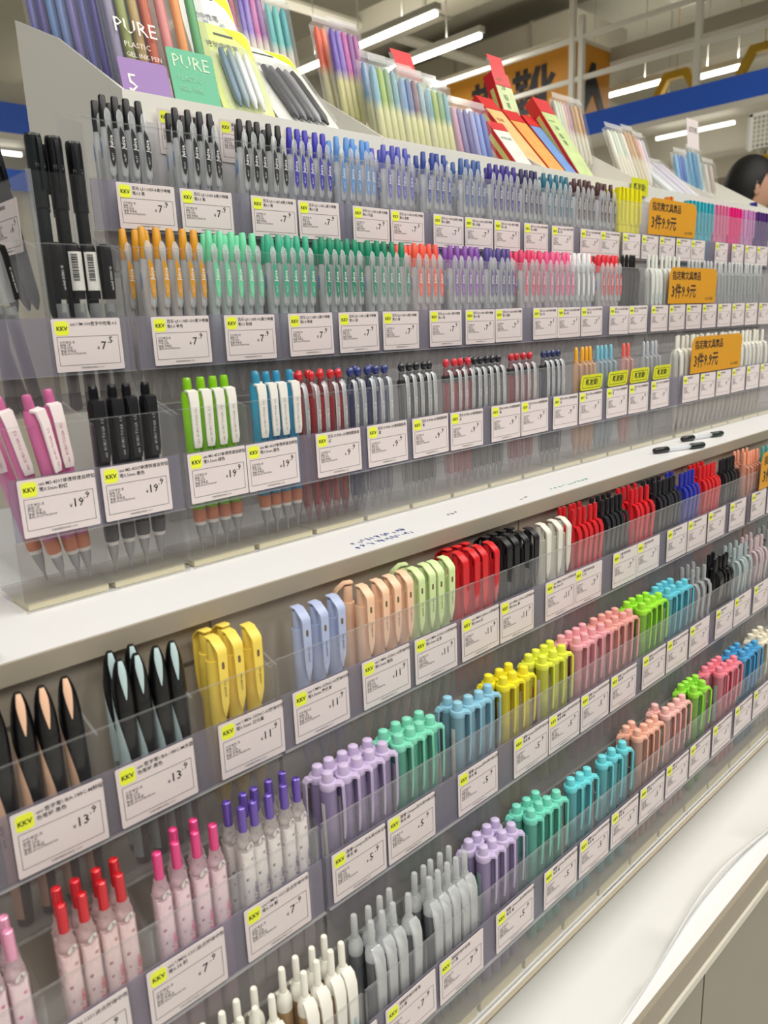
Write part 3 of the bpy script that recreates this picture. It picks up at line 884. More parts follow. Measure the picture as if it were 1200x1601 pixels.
# ---- second tier
G('T2', 'signo', ('cap',), 'black capped signature pens', 274, 317, 2)
G('T2', 'signo', ('code',), 'pens with barcode stickers', 288.5, 302.5, 2, rz=math.pi)
G('T2', 'gel', ('#d99a24',), 'amber yellow gel pens', 355, 408, 5, 345, 395, 5)
G('T2', 'gel', ('#6fd6a6',), 'mint green gel pens', 423, 476, 5, 420, 470, 5)
G('T2', 'gel', ('#3fae8c',), 'jade green gel pens', 495, 543, 5, 490, 540, 5)
G('T2', 'gel', ('#148a68',), 'dark green gel pens left cell', 564, 614, 5, 562, 612, 5)
G('T2', 'gel', ('#158a66',), 'dark green gel pens right cell', 635, 686, 5, 633, 680, 5)
G('T2', 'gel', ('#ee5a44',), 'orange red gel pens', 710, 750, 4, 704, 752, 5)
G('T2', 'gel', ('#8a52ac',), 'purple gel pens', 777, 830, 5, 776, 826, 5)
G('T2', 'gel', ('#584a8e',), 'grey violet gel pens', 847, 897, 5, 848, 896, 5)
G('T2', 'gel', ('#e0436e',), 'rose pink gel pens left cell', 928, 967, 4, 921, 965, 5)
G('T2', 'gel', ('#ee5f92',), 'candy pink gel pens middle cell', 988, 1044, 5, 992, 1040, 5)
G('T2', 'gel', ('#e8e8ea',), 'white gel pens', 1059, 1103, 4, 1062, 1106, 5)
G('T2', 'gel', ('#e22a3a',), 'red button pink gel pens', 1132, 1182, 5, 1134, 1180, 5)
G('T2', 'curve', ('#1b1a1e',), 'black slim clip pens beside the rack gap', 1204, 1240, 4)
G('T2', 'white', ('#dfe3dd', '#c9cfc8'), 'pale white press pens by the rack gap', 1290, 1400, 8)
G('T2', 'click', ('#c6cbcd', '#c9ced0'), 'clear click pens right of promotion card', 1440, 1780, 22)
# ---- third tier
G('T3', 'pencil', (BLK, '#17171b', '#b9b9bd', True), 'black mechanical pencils', 264, 307, 4)
G('T3', 'pencil', ('#8fd321',), 'lime green mechanical pencils', 349, 389, 4)
G('T3', 'pencil', ('#3f9cc4',), 'azure blue mechanical pencils', 422, 461, 4, 436, 436, 1)
G('T3', 'ball', ('#c8232c',), 'clear red ballpoints left cell', 476, 526, 5, 480, 518, 4)
G('T3', 'ball', ('#2e3a7a',), 'clear blue ballpoints', 541, 592, 5, 545, 592, 3)
G('T3', 'ball', ('#1d2428', True), 'clear black ballpoints left cell', 621, 665, 5)
G('T3', 'ball', ('#d03040', True), 'clear red ballpoints middle cell', 694, 731, 4)
G('T3', 'ball', ('#22242c', True), 'clear black ballpoints right cell', 744, 795, 5, 750, 764, 2)
G('T3', 'ball', ('#c22c38', True), 'clear red ballpoints right cell', 820, 859, 4)
G('T3', 'ball', ('#2b3560', True), 'clear navy ballpoints', 890, 928, 4)
G('T3', 'click', ('#eeb03a', '#eec49a'), 'orange click pens', 973, 1012, 4)
G('T3', 'click', ('#7cc0d6', '#b5cbd8'), 'pale blue click pens', 1030, 1069, 4)
G('T3', 'click', ('#ee6a62', '#f0b9b4'), 'coral click pens', 1104, 1118, 2)
G('T3', 'click', ('#b6bcc4', '#ccd0d6'), 'silver grey click pens', 1166, 1208, 4)
G('T3', 'white', ('#e6e6dc', '#d9d6cd'), 'cream press pens right of the yellow tags', 1280, 1645, 20, 1330, 1660, 12, brz=math.pi)
# ---- first tier under the ledge
G('L1', 'duo', ('#efc3a4',), 'black pens with peach inlays', 118, 168, 4)
G('L1', 'duo', ('#b9d0d2',), 'black pens with grey blue inlays', 203, 245, 4, 206, 222, 2)
G('L1', 'slant', ('#f2d65c',), 'pastel yellow click pens', 276, 310, 3, 280, 298, 2, brz=math.pi)
G('L1', 'slant', ('#aebadc',), 'lavender blue click pens', 361, 396, 3)
G('L1', 'slant', ('#efc6a6',), 'peach click pens', 432, 482, 4, 430, 430, 1, brz=R_(-120))
G('L1', 'slant', ('#cfe2a6',), 'pale green click pens', 497, 540, 4, 500, 500, 1, brz=R_(-120))
G('L1', 'slant', ('#d01a24', False), 'red hooded click pens', 562, 610, 4, 566, 592, 3, brz=math.pi)
G('L1', 'slant', (BLK, False), 'black hooded click pens', 632, 682, 4, 628, 670, 4, brz=math.pi)
G('L1', 'slant', ('#dedcd2', False), 'white hooded click pens', 708, 746, 3)
G('L1', 'curve', ('#cc2028',), 'red curved clip pens left cell', 774, 820, 5, 772, 814, 5)
G('L1', 'curve', ('#1d1e22',), 'black curved clip pens left cell', 838, 884, 5, 842, 884, 4)
G('L1', 'curve', ('#d2202a',), 'red curved clip pens middle cell', 912, 952, 4, 908, 950, 4)
G('L1', 'curve', ('#1e2026',), 'black curved clip pens middle cell', 974, 1030, 6, 976, 1018, 4)
G('L1', 'curve', ('#2b33a4',), 'blue curved clip pens', 1048, 1092, 4, 1044, 1060, 2)
G('L1', 'curve', ('#d4242a',), 'red curved clip pens right cell', 1114, 1160, 5, 1116, 1160, 4)
G('L1', 'curve', ('#1a1a1f',), 'black curved clip pens right cell', 1184, 1232, 5)
G('L1', 'click', ('#f0a184', '#f0b49c'), 'translucent orange pens', 1276, 1326, 5, 1278, 1326, 4)
G('L1', 'click', ('#55b0ac', '#6cc0b8'), 'translucent teal pens at the picture edge', 1352, 1400, 4)
# ---- fifth tier
G('L2', 'dot', ('#e9a4c4', '#f0dde2', '#c65a8a'), 'light pink polka dot pens', 82, 97, 2, 84, 97, 2)
G('L2', 'dot', ('#d2202e', '#eed6d6', '#8a3038'), 'red polka dot pens', 127, 167, 4, 130, 170, 4)
G('L2', 'dot', ('#e2468a', '#f0d8e0', '#8a4a66'), 'pink polka dot pens', 193, 237, 4, 214, 230, 2)
G('L2', 'dot', ('#6a50b0', '#e8e4e2', '#3a3450'), 'purple polka dot pens', 262, 313, 5, 260, 310, 5)
BR = R_(-100)
G('L2', 'hl', ('#c6b6d8', '#9485ae'), 'lavender highlighters', 347, 407, 5, 344, 400, 5, R_(40), BR)
G('L2', 'hl', ('#80d4b8', '#5aa490'), 'mint teal highlighters', 426, 469, 4, 422, 466, 4, R_(40), BR)
G('L2', 'hl', ('#8fc2d8', '#7ea6b8'), 'soft blue highlighters', 506, 553, 4, 508, 508, 1, R_(40), BR)
G('L2', 'hl', ('#ecdf2e', '#cdbd30'), 'yellow highlighters', 578, 612, 3, 572, 606, 3, R_(40), BR)
G('L2', 'hl', ('#dfe64a', '#c3c44a'), 'lemon highlighters', 648, 684, 3, 638, 684, 4, R_(40), BR)
G('L2', 'hl', ('#eba6ae', '#cf929c'), 'pink highlighters left cell', 712, 764, 4, 704, 752, 4, R_(40), BR)
G('L2', 'hl', ('#e8a69e', '#cb9490'), 'pink highlighters right cell', 782, 830, 4, 776, 822, 4, R_(40), BR)
G('L2', 'hl', ('#9fe23c', '#83b840'), 'lime highlighters', 860, 908, 4, 850, 896, 4, R_(40), BR)
G('L2', 'hl', ('#66c3d6', '#5a9fae'), 'cyan highlighters', 930, 980, 4, 924, 968, 4, R_(40), BR)
G('L2', 'curve', ('#9b9ea2',), 'silver grey clip pens', 1004, 1040, 3, 1006, 1042, 3)
G('L2', 'curve', ('#141417',), 'glossy black clip pens', 1072, 1118, 5, 1090, 1104, 2)
G('L2', 'curve', ('#a3b1b4',), 'pale grey clip pens', 1144, 1186, 4, 1146, 1186, 3)
G('L2', 'curve', ('#bfaeb2',), 'pinkish grey clip pens', 1208, 1246, 4, 1210, 1244, 3)
G('L2', 'curve', ('#8f9092',), 'grey clip pens at the right edge', 1276, 1326, 5, 1278, 1322, 3)
# ---- lowest tier
G('L3', 'white', ('#e9e7dd', '#b59672'), 'white press pens in kraft sleeves left cell', 205, 248, 4, 198, 242, 4, brz=math.pi)
G('L3', 'white', ('#eceae0', '#b2946e'), 'white press pens in kraft sleeves right cell', 274, 315, 4, 268, 308, 4, brz=math.pi)
G('L3', 'white', ('#dfe3e4', '#8f949a', True), 'clear press pens left cell', 346, 387, 4, 342, 382, 4, brz=math.pi)
G('L3', 'white', ('#dde1e2', '#8d9298', True), 'clear press pens right cell', 416, 464, 5, 410, 458, 5, brz=math.pi)
G('L3', 'hl', ('#c4b6d8', '#9486ac', '#8fb0ac'), 'lavender highlighters low', 490, 534, 4, 486, 528, 4, R_(40), BR)
G('L3', 'hl', ('#76d2bc', '#5aa898', '#86c0b4'), 'aqua green highlighters', 566, 610, 4, 562, 594, 3, R_(40), BR)
G('L3', 'hl', ('#6cd0d8', '#5aa6ae', '#9cc8c8'), 'turquoise highlighters', 640, 668, 3, rz=R_(40))
G('L3', 'hl', ('#6ecfda', '#5ca8b0', '#9cc8c8'), 'turquoise highlighters next cell', 700, 744, 3, rz=R_(40))
G('L3', 'hl', ('#e8b09c', '#b89488', '#6fa8a4'), 'peach highlighters', 780, 824, 4, 776, 792, 2, R_(40), BR)
G('L3', 'hl', ('#eab6b0', '#bf9a96', '#8fb0ac'), 'rose highlighters', 852, 896, 4, 850, 850, 1, R_(40), BR)
G('L3', 'hl', ('#96dc44', '#7cae46', '#8fb0ac'), 'lime highlighters low', 930, 952, 2, 922, 962, 4, R_(40), BR)
G('L3', 'hl', ('#ec8496', '#c67886', '#9fb4b4'), 'coral pink highlighters', 1008, 1056, 4, 996, 1040, 4, R_(40), BR)
G('L3', 'hl', ('#4c9ed0', '#46809e', '#8fb0ac'), 'blue highlighters', 1082, 1130, 4, 1068, 1104, 3, R_(40), BR)
G('L3', 'hl', ('#e2dcc8', '#bdb8a8', '#9fb4b4'), 'ivory highlighters at the right edge', 1152, 1200, 4, 1150, 1190, 3, R_(40), BR)

# ---- leaning pens at the left end
PK = ('#d873a8', '#ecdfe0', '#c46a84', False)
for i, (x, y, ly, rz) in enumerate(((222, 622, -.20, 0.0), (235, 624, -.20, .5), (242, 620, -.09, 0.0), (214, 642, -.20, -.4))):
    pen('pencil', PK, x, y, -196, ('leftmost', 'middle', 'rightmost upright', 'rear')[i] + ' leaning pink mechanical pencil in the left box', 'pink mechanical pencils', rz, 0, ly)
for i, (x, y, ly, k, rz) in enumerate(((244, 688, -.22, 'clearcap', .6), (238, 702, -.20, 'cap', -.4), (228, 705, -.06, 'clearcap', 1.2))):
    pen('signo', (k,), x, y, -60, ('clear capped', 'black capped', 'short clear')[i] + ' pen leaning in the box left of the 7.5 tag', 'leaning pens in the left box', rz, 0, ly)
for i, (x, y, rz, lx) in enumerate(((275, 702, 0.1, 0), (292, 703, -.1, 0), (283, 722, 0.5, 0), (303, 728, .3, -.02), (313, 710, -.2, -.02), (308, 744, .2, 0))):
    pen('cappen', ('#0d0f12' if i % 3 else '#101a1a',), x, y, 12, '%s black capped pen in the tall end box' % ('front left', 'front middle', 'rear left', 'rear middle', 'front right', 'rearmost')[i], 'black capped pens in the end box', rz, lx, 0)
for i, (y, ly) in enumerate(((790, -.16), (812, -.2), (846, -.22))):
    pen('cappen', (BLK,), 292, y, 4 + 24, ('right', 'middle', 'left')[i] + ' black pen leaning in the end box at the picture edge', 'black pens leaning at the left edge', .2, 0, ly)

# ================================================================ price tags
TG = {}
def tag_mesh(key, fn):
    if key not in TG:
        TG[key] = fn()
    return TG[key]
DET = '计价单位:支\n规格:1支\n产地:日本\n等级:合格品\n条码:4902778245040'
def price_tag(x, row, name, price, label, rot=0.0, hi=True, y=None, z=None, w_=60.0, rz=0.0, tilt=0.0):
    d = TIER[row]
    z0 = d['lab'][0] if z is None else z
    h = (d['lab'][1] - d['lab'][0]) if z is None else 44
    t = thing('price_tag', (x, (d['y'] - 2.3) if y is None else y, z0), label, 'price tag', (tilt, rot, rz), 'white price tags')
    cd = part('card', tag_mesh(('card', h, w_), lambda: MB().prism(rrect(0, w_, 0, h, 1.2, 2), -.5, 0, 'y').mesh('card', PAPER, False)), t)
    lp = part('logo_patch', tag_mesh('logo', lambda: MB().prism(rrect(0, 11.5, 0, 11.5, 2.5, 3), -.62, -.5, 'y').mesh('logo', YELLOW, False)), t, (2.5, 0, h - 13.5))
    part('logo_lettering', text_mesh('KKV', 4.8, INK, align='CENTER', bold=0.14), lp, (5.7, -.7, 3.9))
    part('price', text_mesh('¥', 4.0, INK), cd, (37, -.6, h * .40))
    a, b2 = price.split('.')
    part('price', text_mesh(a, 9.6, INK, bold=.1), cd, (40.5 if len(a) == 1 else 39.2, -.6, h * .40))
    part('price', text_mesh('.' + b2, 7.4, INK, bold=.1), cd, (46.5 if len(a) == 1 else 48.6, -.6, h * .52))
    fr = tag_mesh(('fr', h), lambda: (lambda m: m.mesh('frame', mat('#5a5658', 0.6), False))(
        MB().box(3, 57, -.6, -.5, h * .66, h * .66 + .35).box(3, 57, -.6, -.5, h * .12, h * .12 + .35).box(3, 3.35, -.6, -.5, h * .12, h * .66).box(56.65, 57, -.6, -.5, h * .12, h * .66)))
    part('printed_frame', fr, cd)
    part('product_name', text_mesh(name, 3.7, INK, line=1.2, bold=.04), cd, (15.5, -.6, h - 5.8))
    part('details', text_mesh(DET, 2.5, mat('#3d3a3e', 0.6), line=.95), cd, (5, -.6, h * .54))
    if hi:
        part('footer', text_mesh('价格举报投诉电话 12315', 1.9, mat('#3d3a3e', 0.6), align='CENTER'), cd, (31, -.6, h * .04 + .4))
    return t

def near(row, x):
    return min(CELLS[row], key=lambda c: abs(c[0] - x))[1]
USED = {}
def tags(row, xs_, price, nm):
    for i, x in enumerate(xs_):
        p = price[i] if isinstance(price, (list, tuple)) else price
        n_ = nm[i] if isinstance(nm, (list, tuple)) else nm
        ds = near(row, x + 31)
        k = (row, ds)
        USED[k] = USED.get(k, 0) + 1
        pre = ('', 'second ', 'third ', 'fourth ', 'fifth ', 'sixth ', 'seventh ', 'eighth ', 'ninth ')[USED[k] - 1]
        price_tag(x, row, n_, p, '%s%s price tag under %s, %s' % (pre, p, ds, WHERE[row]), random.uniform(-.012, .012), x < 800)
JU = '百乐·LJU-10EF-%s果汁啫喱\n笔0.5·%s'
tags('T1', [354, 420, 504, 567, 648, 711, 789, 853, 917, 988, 1059, 1139, 1200], '7.9',
     [JU % a for a in (('B', '黑'), ('B', '黑'), ('B', '黑'), ('L', '蓝'), ('SL', '天蓝'), ('BV', '蓝紫'), ('BB', '蓝黑'), ('DL', '深蓝'), ('V', '紫'), ('NV', '藏青'), ('TB', '青'), ('BN', '棕'), ('BN', '棕'))])
tags('T1', [1272, 1338, 1404, 1470, 1532, 1640, 1722, 1790, 1856], '9.9', '三菱·荧光记号笔\n单支')
tags('T2', [345, 422, 500, 569, 636, 716, 784, 846, 932, 993, 1056, 1138, 1200], '7.9',
     [JU % a for a in (('GO', '金色'), ('FG', '粉绿'), ('G', '翡翠'), ('G', '绿'), ('G', '绿'), ('O', '橙'), ('V', '紫'), ('BV', '蓝紫'), ('P', '粉'), ('BP', '粉'), ('W', '白'), ('R', '红'), ('B', '黑'))])
tags('T2', [1274, 1340, 1406, 1472, 1540, 1606, 1672, 1740, 1806], '9.9', '透明按动中性笔\n0.5·黑')
MS = 'uni·MS-4507单倍转速自转铅\n笔0.5mm·%s'
tags('T3', [333, 394, 477, 547, 616, 680, 757, 819, 891, 956, 1029, 1094, 1164], ['19.9', '19.9'] + ['9.9'] * 11,
     [MS % '绿色', MS % '蓝色'] + ['百乐·SUPER-GP透明圆珠笔\n·%s' % c for c in '红蓝黑红黑红蓝橙蓝粉灰'])
tags('T3', [1274, 1340, 1406, 1472, 1540, 1606, 1672], '9.9', '按动中性笔\n0.5')
price_tag(255, 'T2', 'uni·UM-100签字中性笔·0.5', '7.5', 'price tag of 7.5 on the left rack below the barcode pens')
price_tag(189, 'T3', MS % '粉红', '19.9', 'price tag of 19.9 under the leaning pink pencils', .0)
price_tag(254, 'T3', MS % '黑色', '19.9', 'price tag of 19.9 under the black mechanical pencils')
price_tag(259.5, 'T1', '走珠笔·黑', '6.9', 'price tag facing left on the end box at the picture edge', rz=-math.pi / 2, y=775, z=74)
for i, x in enumerate((438, 512, 600)):
    price_tag(x, 'T1', '国誉·PURE塑料中性笔\n五色套装', '19.9', '%s tag on the header front half hidden behind black gel pens' % ('left', 'middle', 'right')[i], y=784, z=184)
UB = 'uni·签字笔UBA-188C-M鲜橙\n色笔杆·黑色'
UN = 'uni·UMN-155NC-05按动中性\n笔0.5mm·%s'
tags('L1', [114, 184, 265, 336, 413, 480, 548, 610, 693, 752, 839, 900, 982, 1045, 1111, 1188], ['13.9', '13.9'] + ['11.9'] * 6 + ['11.9', '7.9', '7.9', '7.9', '7.9', '7.9', '7.9', '7.9'],
     [UB, UB.replace('鲜橙', '冰蓝')] + [UN % c for c in ('日光黄', '薰衣草', '蜜桃', '抹茶', '红', '黑', '白')] + ['三菱·按动中性笔\n0.5·%s' % c for c in '红黑红黑蓝红黑'])
tags('L1', [1272, 1340], '9.9', '按动中性笔\n0.5')
DT = 'uni·UMN-12S1波点按动中性\n笔0.38·%s'
CP = '国誉·Campus双头荧光标记笔\n单支·%s'
tags('L2', [22, 95, 168, 246, 330, 393, 486, 573, 635, 698, 762, 838, 902, 968, 1050, 1114, 1186], ['7.9'] * 4 + ['5.9'] * 9 + ['7.9'] * 4,
     [DT % c for c in ('浅粉', '红', '粉', '紫')] + [CP % c for c in ('紫', '绿', '蓝', '黄', '柠檬', '粉', '粉', '绿', '青')] + ['按动中性笔\n0.5·灰'] * 4)
tags('L2', [1272, 1340], '7.9', '按动中性笔\n0.5')
tags('L3', [202, 272, 342, 407, 487, 565, 630, 695, 760, 825, 890, 958, 1030, 1096, 1164], ['7.9'] * 4 + ['5.9'] * 11,
     ['牛皮纸按动中性笔\n0.5·白'] * 2 + ['透明按动中性笔\n0.5·黑'] * 2 + [CP % c for c in ('紫', '绿', '青', '青', '橘', '粉', '绿', '粉', '蓝', '白', '白')])

# yellow 'new' flags and orange promotion cards
NEWM = mat('#d8dc24', 0.5)
for i, x in enumerate((956, 1029, 1094, 1166)):
    t = thing('new_item_flag', (x, TIER['T3']['y'] - 2.6, -101), '%s yellow flag above the tags of the click pens' % ('leftmost', 'second', 'third', 'rightmost')[i], 'flag', (0.12, 0, 0), 'yellow new item flags')
    part('card', MB().prism(rrect(0, 56, 0, 22, 5, 4), -.5, 0, 'y').mesh('flag', NEWM, False), t)
    part('printed_frame', MB().box(5, 51, -.6, -.5, 3, 3.6).box(5, 51, -.6, -.5, 17.4, 18).box(5, 5.6, -.6, -.5, 3, 18).box(50.4, 51, -.6, -.5, 3, 18).mesh('frame', INK, False), t)
    part('lettering', text_mesh('新发现!', 10, INK, align='CENTER', bold=0.2), t, (28.5, -.7, 7.4))
t = thing('new_item_flag', (1408, 790 - 4, 222), 'small yellow flag standing alone on the header tray lip', 'flag', (0, 0, 0), 'yellow new item flags')
part('card', MB().prism(rrect(0, 62, 0, 30, 2, 3), -.8, 0, 'y').mesh('flag', NEWM, False), t)
part('lettering', text_mesh('新发现!', 14, INK, align='CENTER', bold=0.25), t, (31, -.9, 9))
ORG = mat('#d99a22', 0.45)
for i, (row, x, wd) in enumerate((('T1', 1356, 186), ('T2', 1330, 190), ('T3', 1296, 205), ('L1', 1296, 180))):
    d = TIER[row]
    t = thing('promotion_card', (x, d['y'] - 3.2, d['lab'][1] + 2), '%s orange three for 9.9 promotion card' % ('uppermost', 'second', 'third', 'lowest and partly cut')[i], 'sign', (0.03, 0, 0), 'orange promotion cards')
    part('card', MB().prism([(0, 0), (wd, 0)] + rrect(0, wd, 0, 62, 14, 4)[:10], -.6, 0, 'y').mesh('card', ORG, False), t)
    part('lettering', text_mesh('指定款文具商品', 16, INK, bold=0.3), t, (10, -.75, 42))
    part('lettering', text_mesh('3件9.9元', 26, INK, bold=0.5), t, (10, -.75, 12))
    part('lettering', text_mesh('KKV 文具馆', 6, INK), t, (wd - 44, -.75, 6))

# ================================================================ header goods
def pack(name, loc, tilt, w_, h, cols, label, cat='pen pack', low=None, card=None, group=None, r=None, txt=None, rz=0.0, sleeve=True, th=13, cardh=None):
    t = thing(name, loc, label, cat, (-R_(tilt), 0, rz), group)
    n = len(cols)
    pr = min((w_ / n) * .46, th / 2 - 1.2) if r is None else r
    for i, c in enumerate(cols):
        x = (i + .5) * w_ / n
        mm = ramp2(low, c, h * .42, h * .55) if low else mat(c, 0.3)
        part('pen', MB().lathe([(pr * .4, 4), (pr, 12), (pr, h * .5), (pr * .96, h - 14), (pr * .5, h - 6)], 10, 0, 0).mesh('pen', mm), t, (x, th / 2, 0))
    if card:
        ch = cardh or h * .42
        part('printed_card', MB().prism(rrect(0.5, w_ - .5, 1, ch, 3, 3), -.6, 0, 'y').mesh('card', mat(card, 0.4), False), t, (0, -.8, 0))
    if txt:
        for s_, sz, tx, tz, tcol in txt:
            part('lettering', text_mesh(s_, sz, mat(tcol, 0.5)), t, (tx, -1.8, tz))
    if sleeve:
        part('clear_sleeve', MB().box(-1, w_ + 1, -1, th, 0, h).mesh('sleeve', FILM, False), t)
        part('sleeve_flap', MB().box(-1, w_ + 1, th * .3, th * .3 + .6, h, h + 10).mesh('flap', clear('#ffffff', .06, .1, '#ffffff', .3), False), t)
    return t
# printed PURE packs, several deep
LAV = ['#7d82c8', '#8fa8de', '#6f68b0', '#9a90d0', '#7fa4dc']
for k in range(8):
    y = 992 - k * 25
    pack('pen_pack', (412 + 1 * k, y, 238 + (y - 790) * .29), 13, 52, 170, [LAV[(k * 2 + j) % 5] for j in range(4)], '%s lavender pen pack stacked behind the white end panel' % ('rearmost', 'second', 'third', 'fourth', 'fifth', 'sixth', 'seventh', 'front')[k], group='lavender pen packs')
pack('pen_pack', (411, 799, 238), 13, 56, 165, ['#8c86a4', '#8f9a4e', '#b79a5e', '#c4552e'], 'pen pack with purple printed front reading PURE', card='#9a78b8', cardh=40,
     txt=[('PURE', 21, 4, 66, '#efe9ea'), ('PLASTIC', 8, 12, 52, '#e6dcd6'), ('GEL INK PEN', 7, 12, 42, '#e6dcd6'), ('5', 26, 6, 6, '#efe9ea')])
pack('pen_pack', (470, 799, 238), 13, 58, 160, ['#e08c8c', '#e89a4a', '#4ea86a'], 'pen pack with green printed front reading PURE', card='#5fb892', cardh=62,
     txt=[('PURE', 20, 5, 42, '#cfe8c8'), ('PLASTIC', 8, 8, 28, '#93cfae'), ('GEL INK', 8, 8, 17, '#93cfae')])
def blister(loc, tilt, w_, h, cardc, cols, label, accent, rz=0.0):
    t = thing('blister_card', loc, label, 'blister pack', (-R_(tilt), 0, rz), 'blister carded pens')
    part('backing_card', MB().prism(rrect(0, w_, 0, h, 9, 4), 0, 1, 'y').mesh('card', mat(cardc, 0.4), False), t)
    part('hang_slot', MB().box(w_ * .32, w_ * .68, -.3, 0, h - 14, h - 11).mesh('slot', mat('#55564f'), False), t)
    part('corner_print', MB().prism([(w_ * .55, h - 2), (w_ - 8, h - 2), (w_ - 1, h - 10), (w_ - 1, h - 40), (w_ - 8, h - 22)], -.3, 0, 'y').mesh('print', mat(accent, 0.4), False), t)
    part('lettering', text_mesh('按动中性笔', 9, mat('#4c4f66', 0.5), bold=0.02), t, (8, -.5, h * .74))
    n = len(cols)
    for i, c in enumerate(cols):
        part('pen', MB().lathe([(1.5, 8), (4.6, 20), (4.8, h * .55), (3.4, h * .66), (3.0, h * .68)], 10).mesh('pen', mat(c, 0.25, metal=.1)), t, (w_ * (.2 + .6 * (i + .5) / n), -6, 0))
    part('blister', MB().prism(rrect(w_ * .12, w_ * .88, 6, h * .70, 8, 4), -12, -.2, 'y').mesh('blister', FILM, False), t)
    return t
blister((552, 862, 262), 22, 78, 165, '#eef0ee', ['#9fb4c4', '#b8c6cc'], 'white blister card with yellow corner standing at the back', '#eef02a')
blister((534, 802, 240), 25, 74, 120, '#d8e48c', ['#5f7f96', '#8fa4ae', '#dfe4e6', '#e6e6e4'], 'yellow green blister card with blue grey pens', '#e8e42a', .03)
blister((618, 806, 240), 42, 96, 160, '#eef0ea', ['#3e4048', '#6a6c74', '#4c4e56', '#9a9ca2', '#2c2e34'], 'white blister card with dark grey pens lying on the tray', '#dbe83a', .0)
OR = ['#ef6a48', '#f0835a', '#c86078', '#a8506c']
PU = ['#6a52b8', '#8a6ac8', '#c45aa8', '#8a4c9c']
TE = ['#4fb6b8', '#66c4c0', '#3aa6b0']
pack('marker_pouch', (640, 960, 330), 12, 46, 140, OR, 'clear pouch of orange markers at the top back', low='#e6ded0', group='clear marker pouches')
pack('marker_pouch', (690, 960, 330), 12, 44, 140, PU, 'clear pouch of purple markers at the top back', low='#e6ded0', group='clear marker pouches')
pack('marker_pouch', (737, 960, 330), 12, 40, 130, TE, 'clear pouch of teal markers at the top back', low='#e6ded0', group='clear marker pouches')
pack('marker_pouch', (772, 890, 292), 14, 56, 130, OR + ['#b06a7c'], 'clear pouch of orange markers behind the pale pouches', low='#dcd8b0', group='clear marker pouches')
pack('marker_pouch', (774, 864, 276), 12, 54, 135, PU + ['#b05aa0'], 'clear pouch of purple markers leaning beside the tray end', low='#e0dca4', group='clear marker pouches')
PL = [['#8fbcd0', '#a9c46a', '#8fae8c', '#86aebc'], ['#7fa4cc', '#6a80ac', '#8a6a78', '#9ab8c0'], ['#7aa8bc', '#a8bc6a', '#8fb08a', '#86b0b8']]
for k in range(3):
    pack('marker_pouch', (782 + 52 * k, 800, 236), 11, 49, 112 - 6 * k, PL[k], '%s clear pouch of pale highlighters with cream lower halves' % ('left', 'middle', 'right')[k], low='#e2e2b4', group='pale highlighter pouches')
    pack('marker_pouch', (800 + 52 * k, 836, 252), 11, 49, 112 - 4 * k, PL[(k + 1) % 3], '%s clear pouch of pale highlighters in the rear row' % ('left', 'middle', 'right')[k], low='#e2e2b4', group='pale highlighter pouches')
pack('marker_pouch', (942, 800, 234), 14, 82, 88, ['#c99ab4', '#8c84b4', '#6f6ca4', '#a4a6d8', '#8aa0dc', '#5a70bc'], 'clear pouch of lilac and blue pens beside red cartons', group='clear marker pouches')
def carton(loc, tilt, w_, h, face, label, side='#c41f26', top='#d42a2e', txt=None, pencils=True, tab=False, rz=0.0, d=20):
    t = thing('pencil_carton', loc, label, 'carton', (-R_(tilt), 0, rz), 'red pencil cartons')
    part('box_shell', MB().box(0, w_, 0, d, 0, h).mesh('shell', mat(side, 0.4), False), t)
    part('front_print', MB().box(1, w_ - .5, -.5, -.05, 2, h * .82).mesh('print', mat(face, 0.4, noise=.3, scale=45), False), t)
    part('header_band', MB().box(0, w_, -.6, -.05, h * .83, h).mesh('band', mat(top, 0.4), False), t)
    if pencils:
        part('side_window', MB().box(-.4, -.05, d * .3, d * .7, h * .12, h * .8).mesh('window', mat('#c8c478', 0.5), False), t)
        for i in range(5):
            part('pencil', MB().lathe([(1, h - 1), (3, h + 1), (3, h + 3)], 6).mesh('pencil', mat('#d2aa68', 0.5)), t, ((i + .5) * w_ / 5, d / 2, 0))
    if txt:
        for s_, sz, tx, tz, tcol in txt:
            part('lettering', text_mesh(s_, sz, mat(tcol, .5)), t, (tx, -.8, tz))
    if tab:
        part('hang_tab', MB().prism([(w_ * .1, h), (w_ * .9, h), (w_ * .95, h + 34), (w_ * .05, h + 34)], 0, 1, 'y').mesh('tab', mat('#d8222a', .4), False), t)
        part('tab_hole', MB().prism(capsule(9, h + 10, h + 26, 5), -.4, 0, 'y').mesh('hole', mat('#6a5a50'), False), t)
    return t
GT = [('2B', 13, 14, 116, '#1d5a34'), ('铅', 13, 14, 96, '#1d5a34'), ('笔', 13, 14, 80, '#1d5a34'), ('书写铅笔', 5, 6, 134, '#7a8f5a')]
carton((940, 888, 288), 24, 52, 112, '#e0bd80', 'red carton of plain wood pencils with a broad hang tab', tab=True)
carton((1136, 812, 244), 42, 46, 185, '#e6c486', 'red carton of wood pencils lying beside the lilac pouch', txt=[('铅笔', 10, 8, 120, '#b8403a')])
carton((1085, 801, 236), 40, 40, 112, '#e6e4dc', 'white labelled red carton lying in front of the wood pencils', txt=[('书写铅笔', 7, 5, 70, '#3a8a5a')], rz=-.05)
carton((1184, 806, 240), 42, 46, 165, '#efaa5a', 'red carton printed with an orange picture', side='#d8402e')
carton((1232, 804, 238), 41, 34, 160, '#6f9bd8', 'red carton printed with a blue picture', side='#a81c24')
carton((1268, 803, 238), 35, 48, 190, '#c3d694', 'red carton printed green reading 2B on the tray', txt=GT)
carton((1212, 905, 300), 22, 48, 150, '#c9d8a0', 'red carton printed green standing tallest at the back', txt=GT, tab=True)
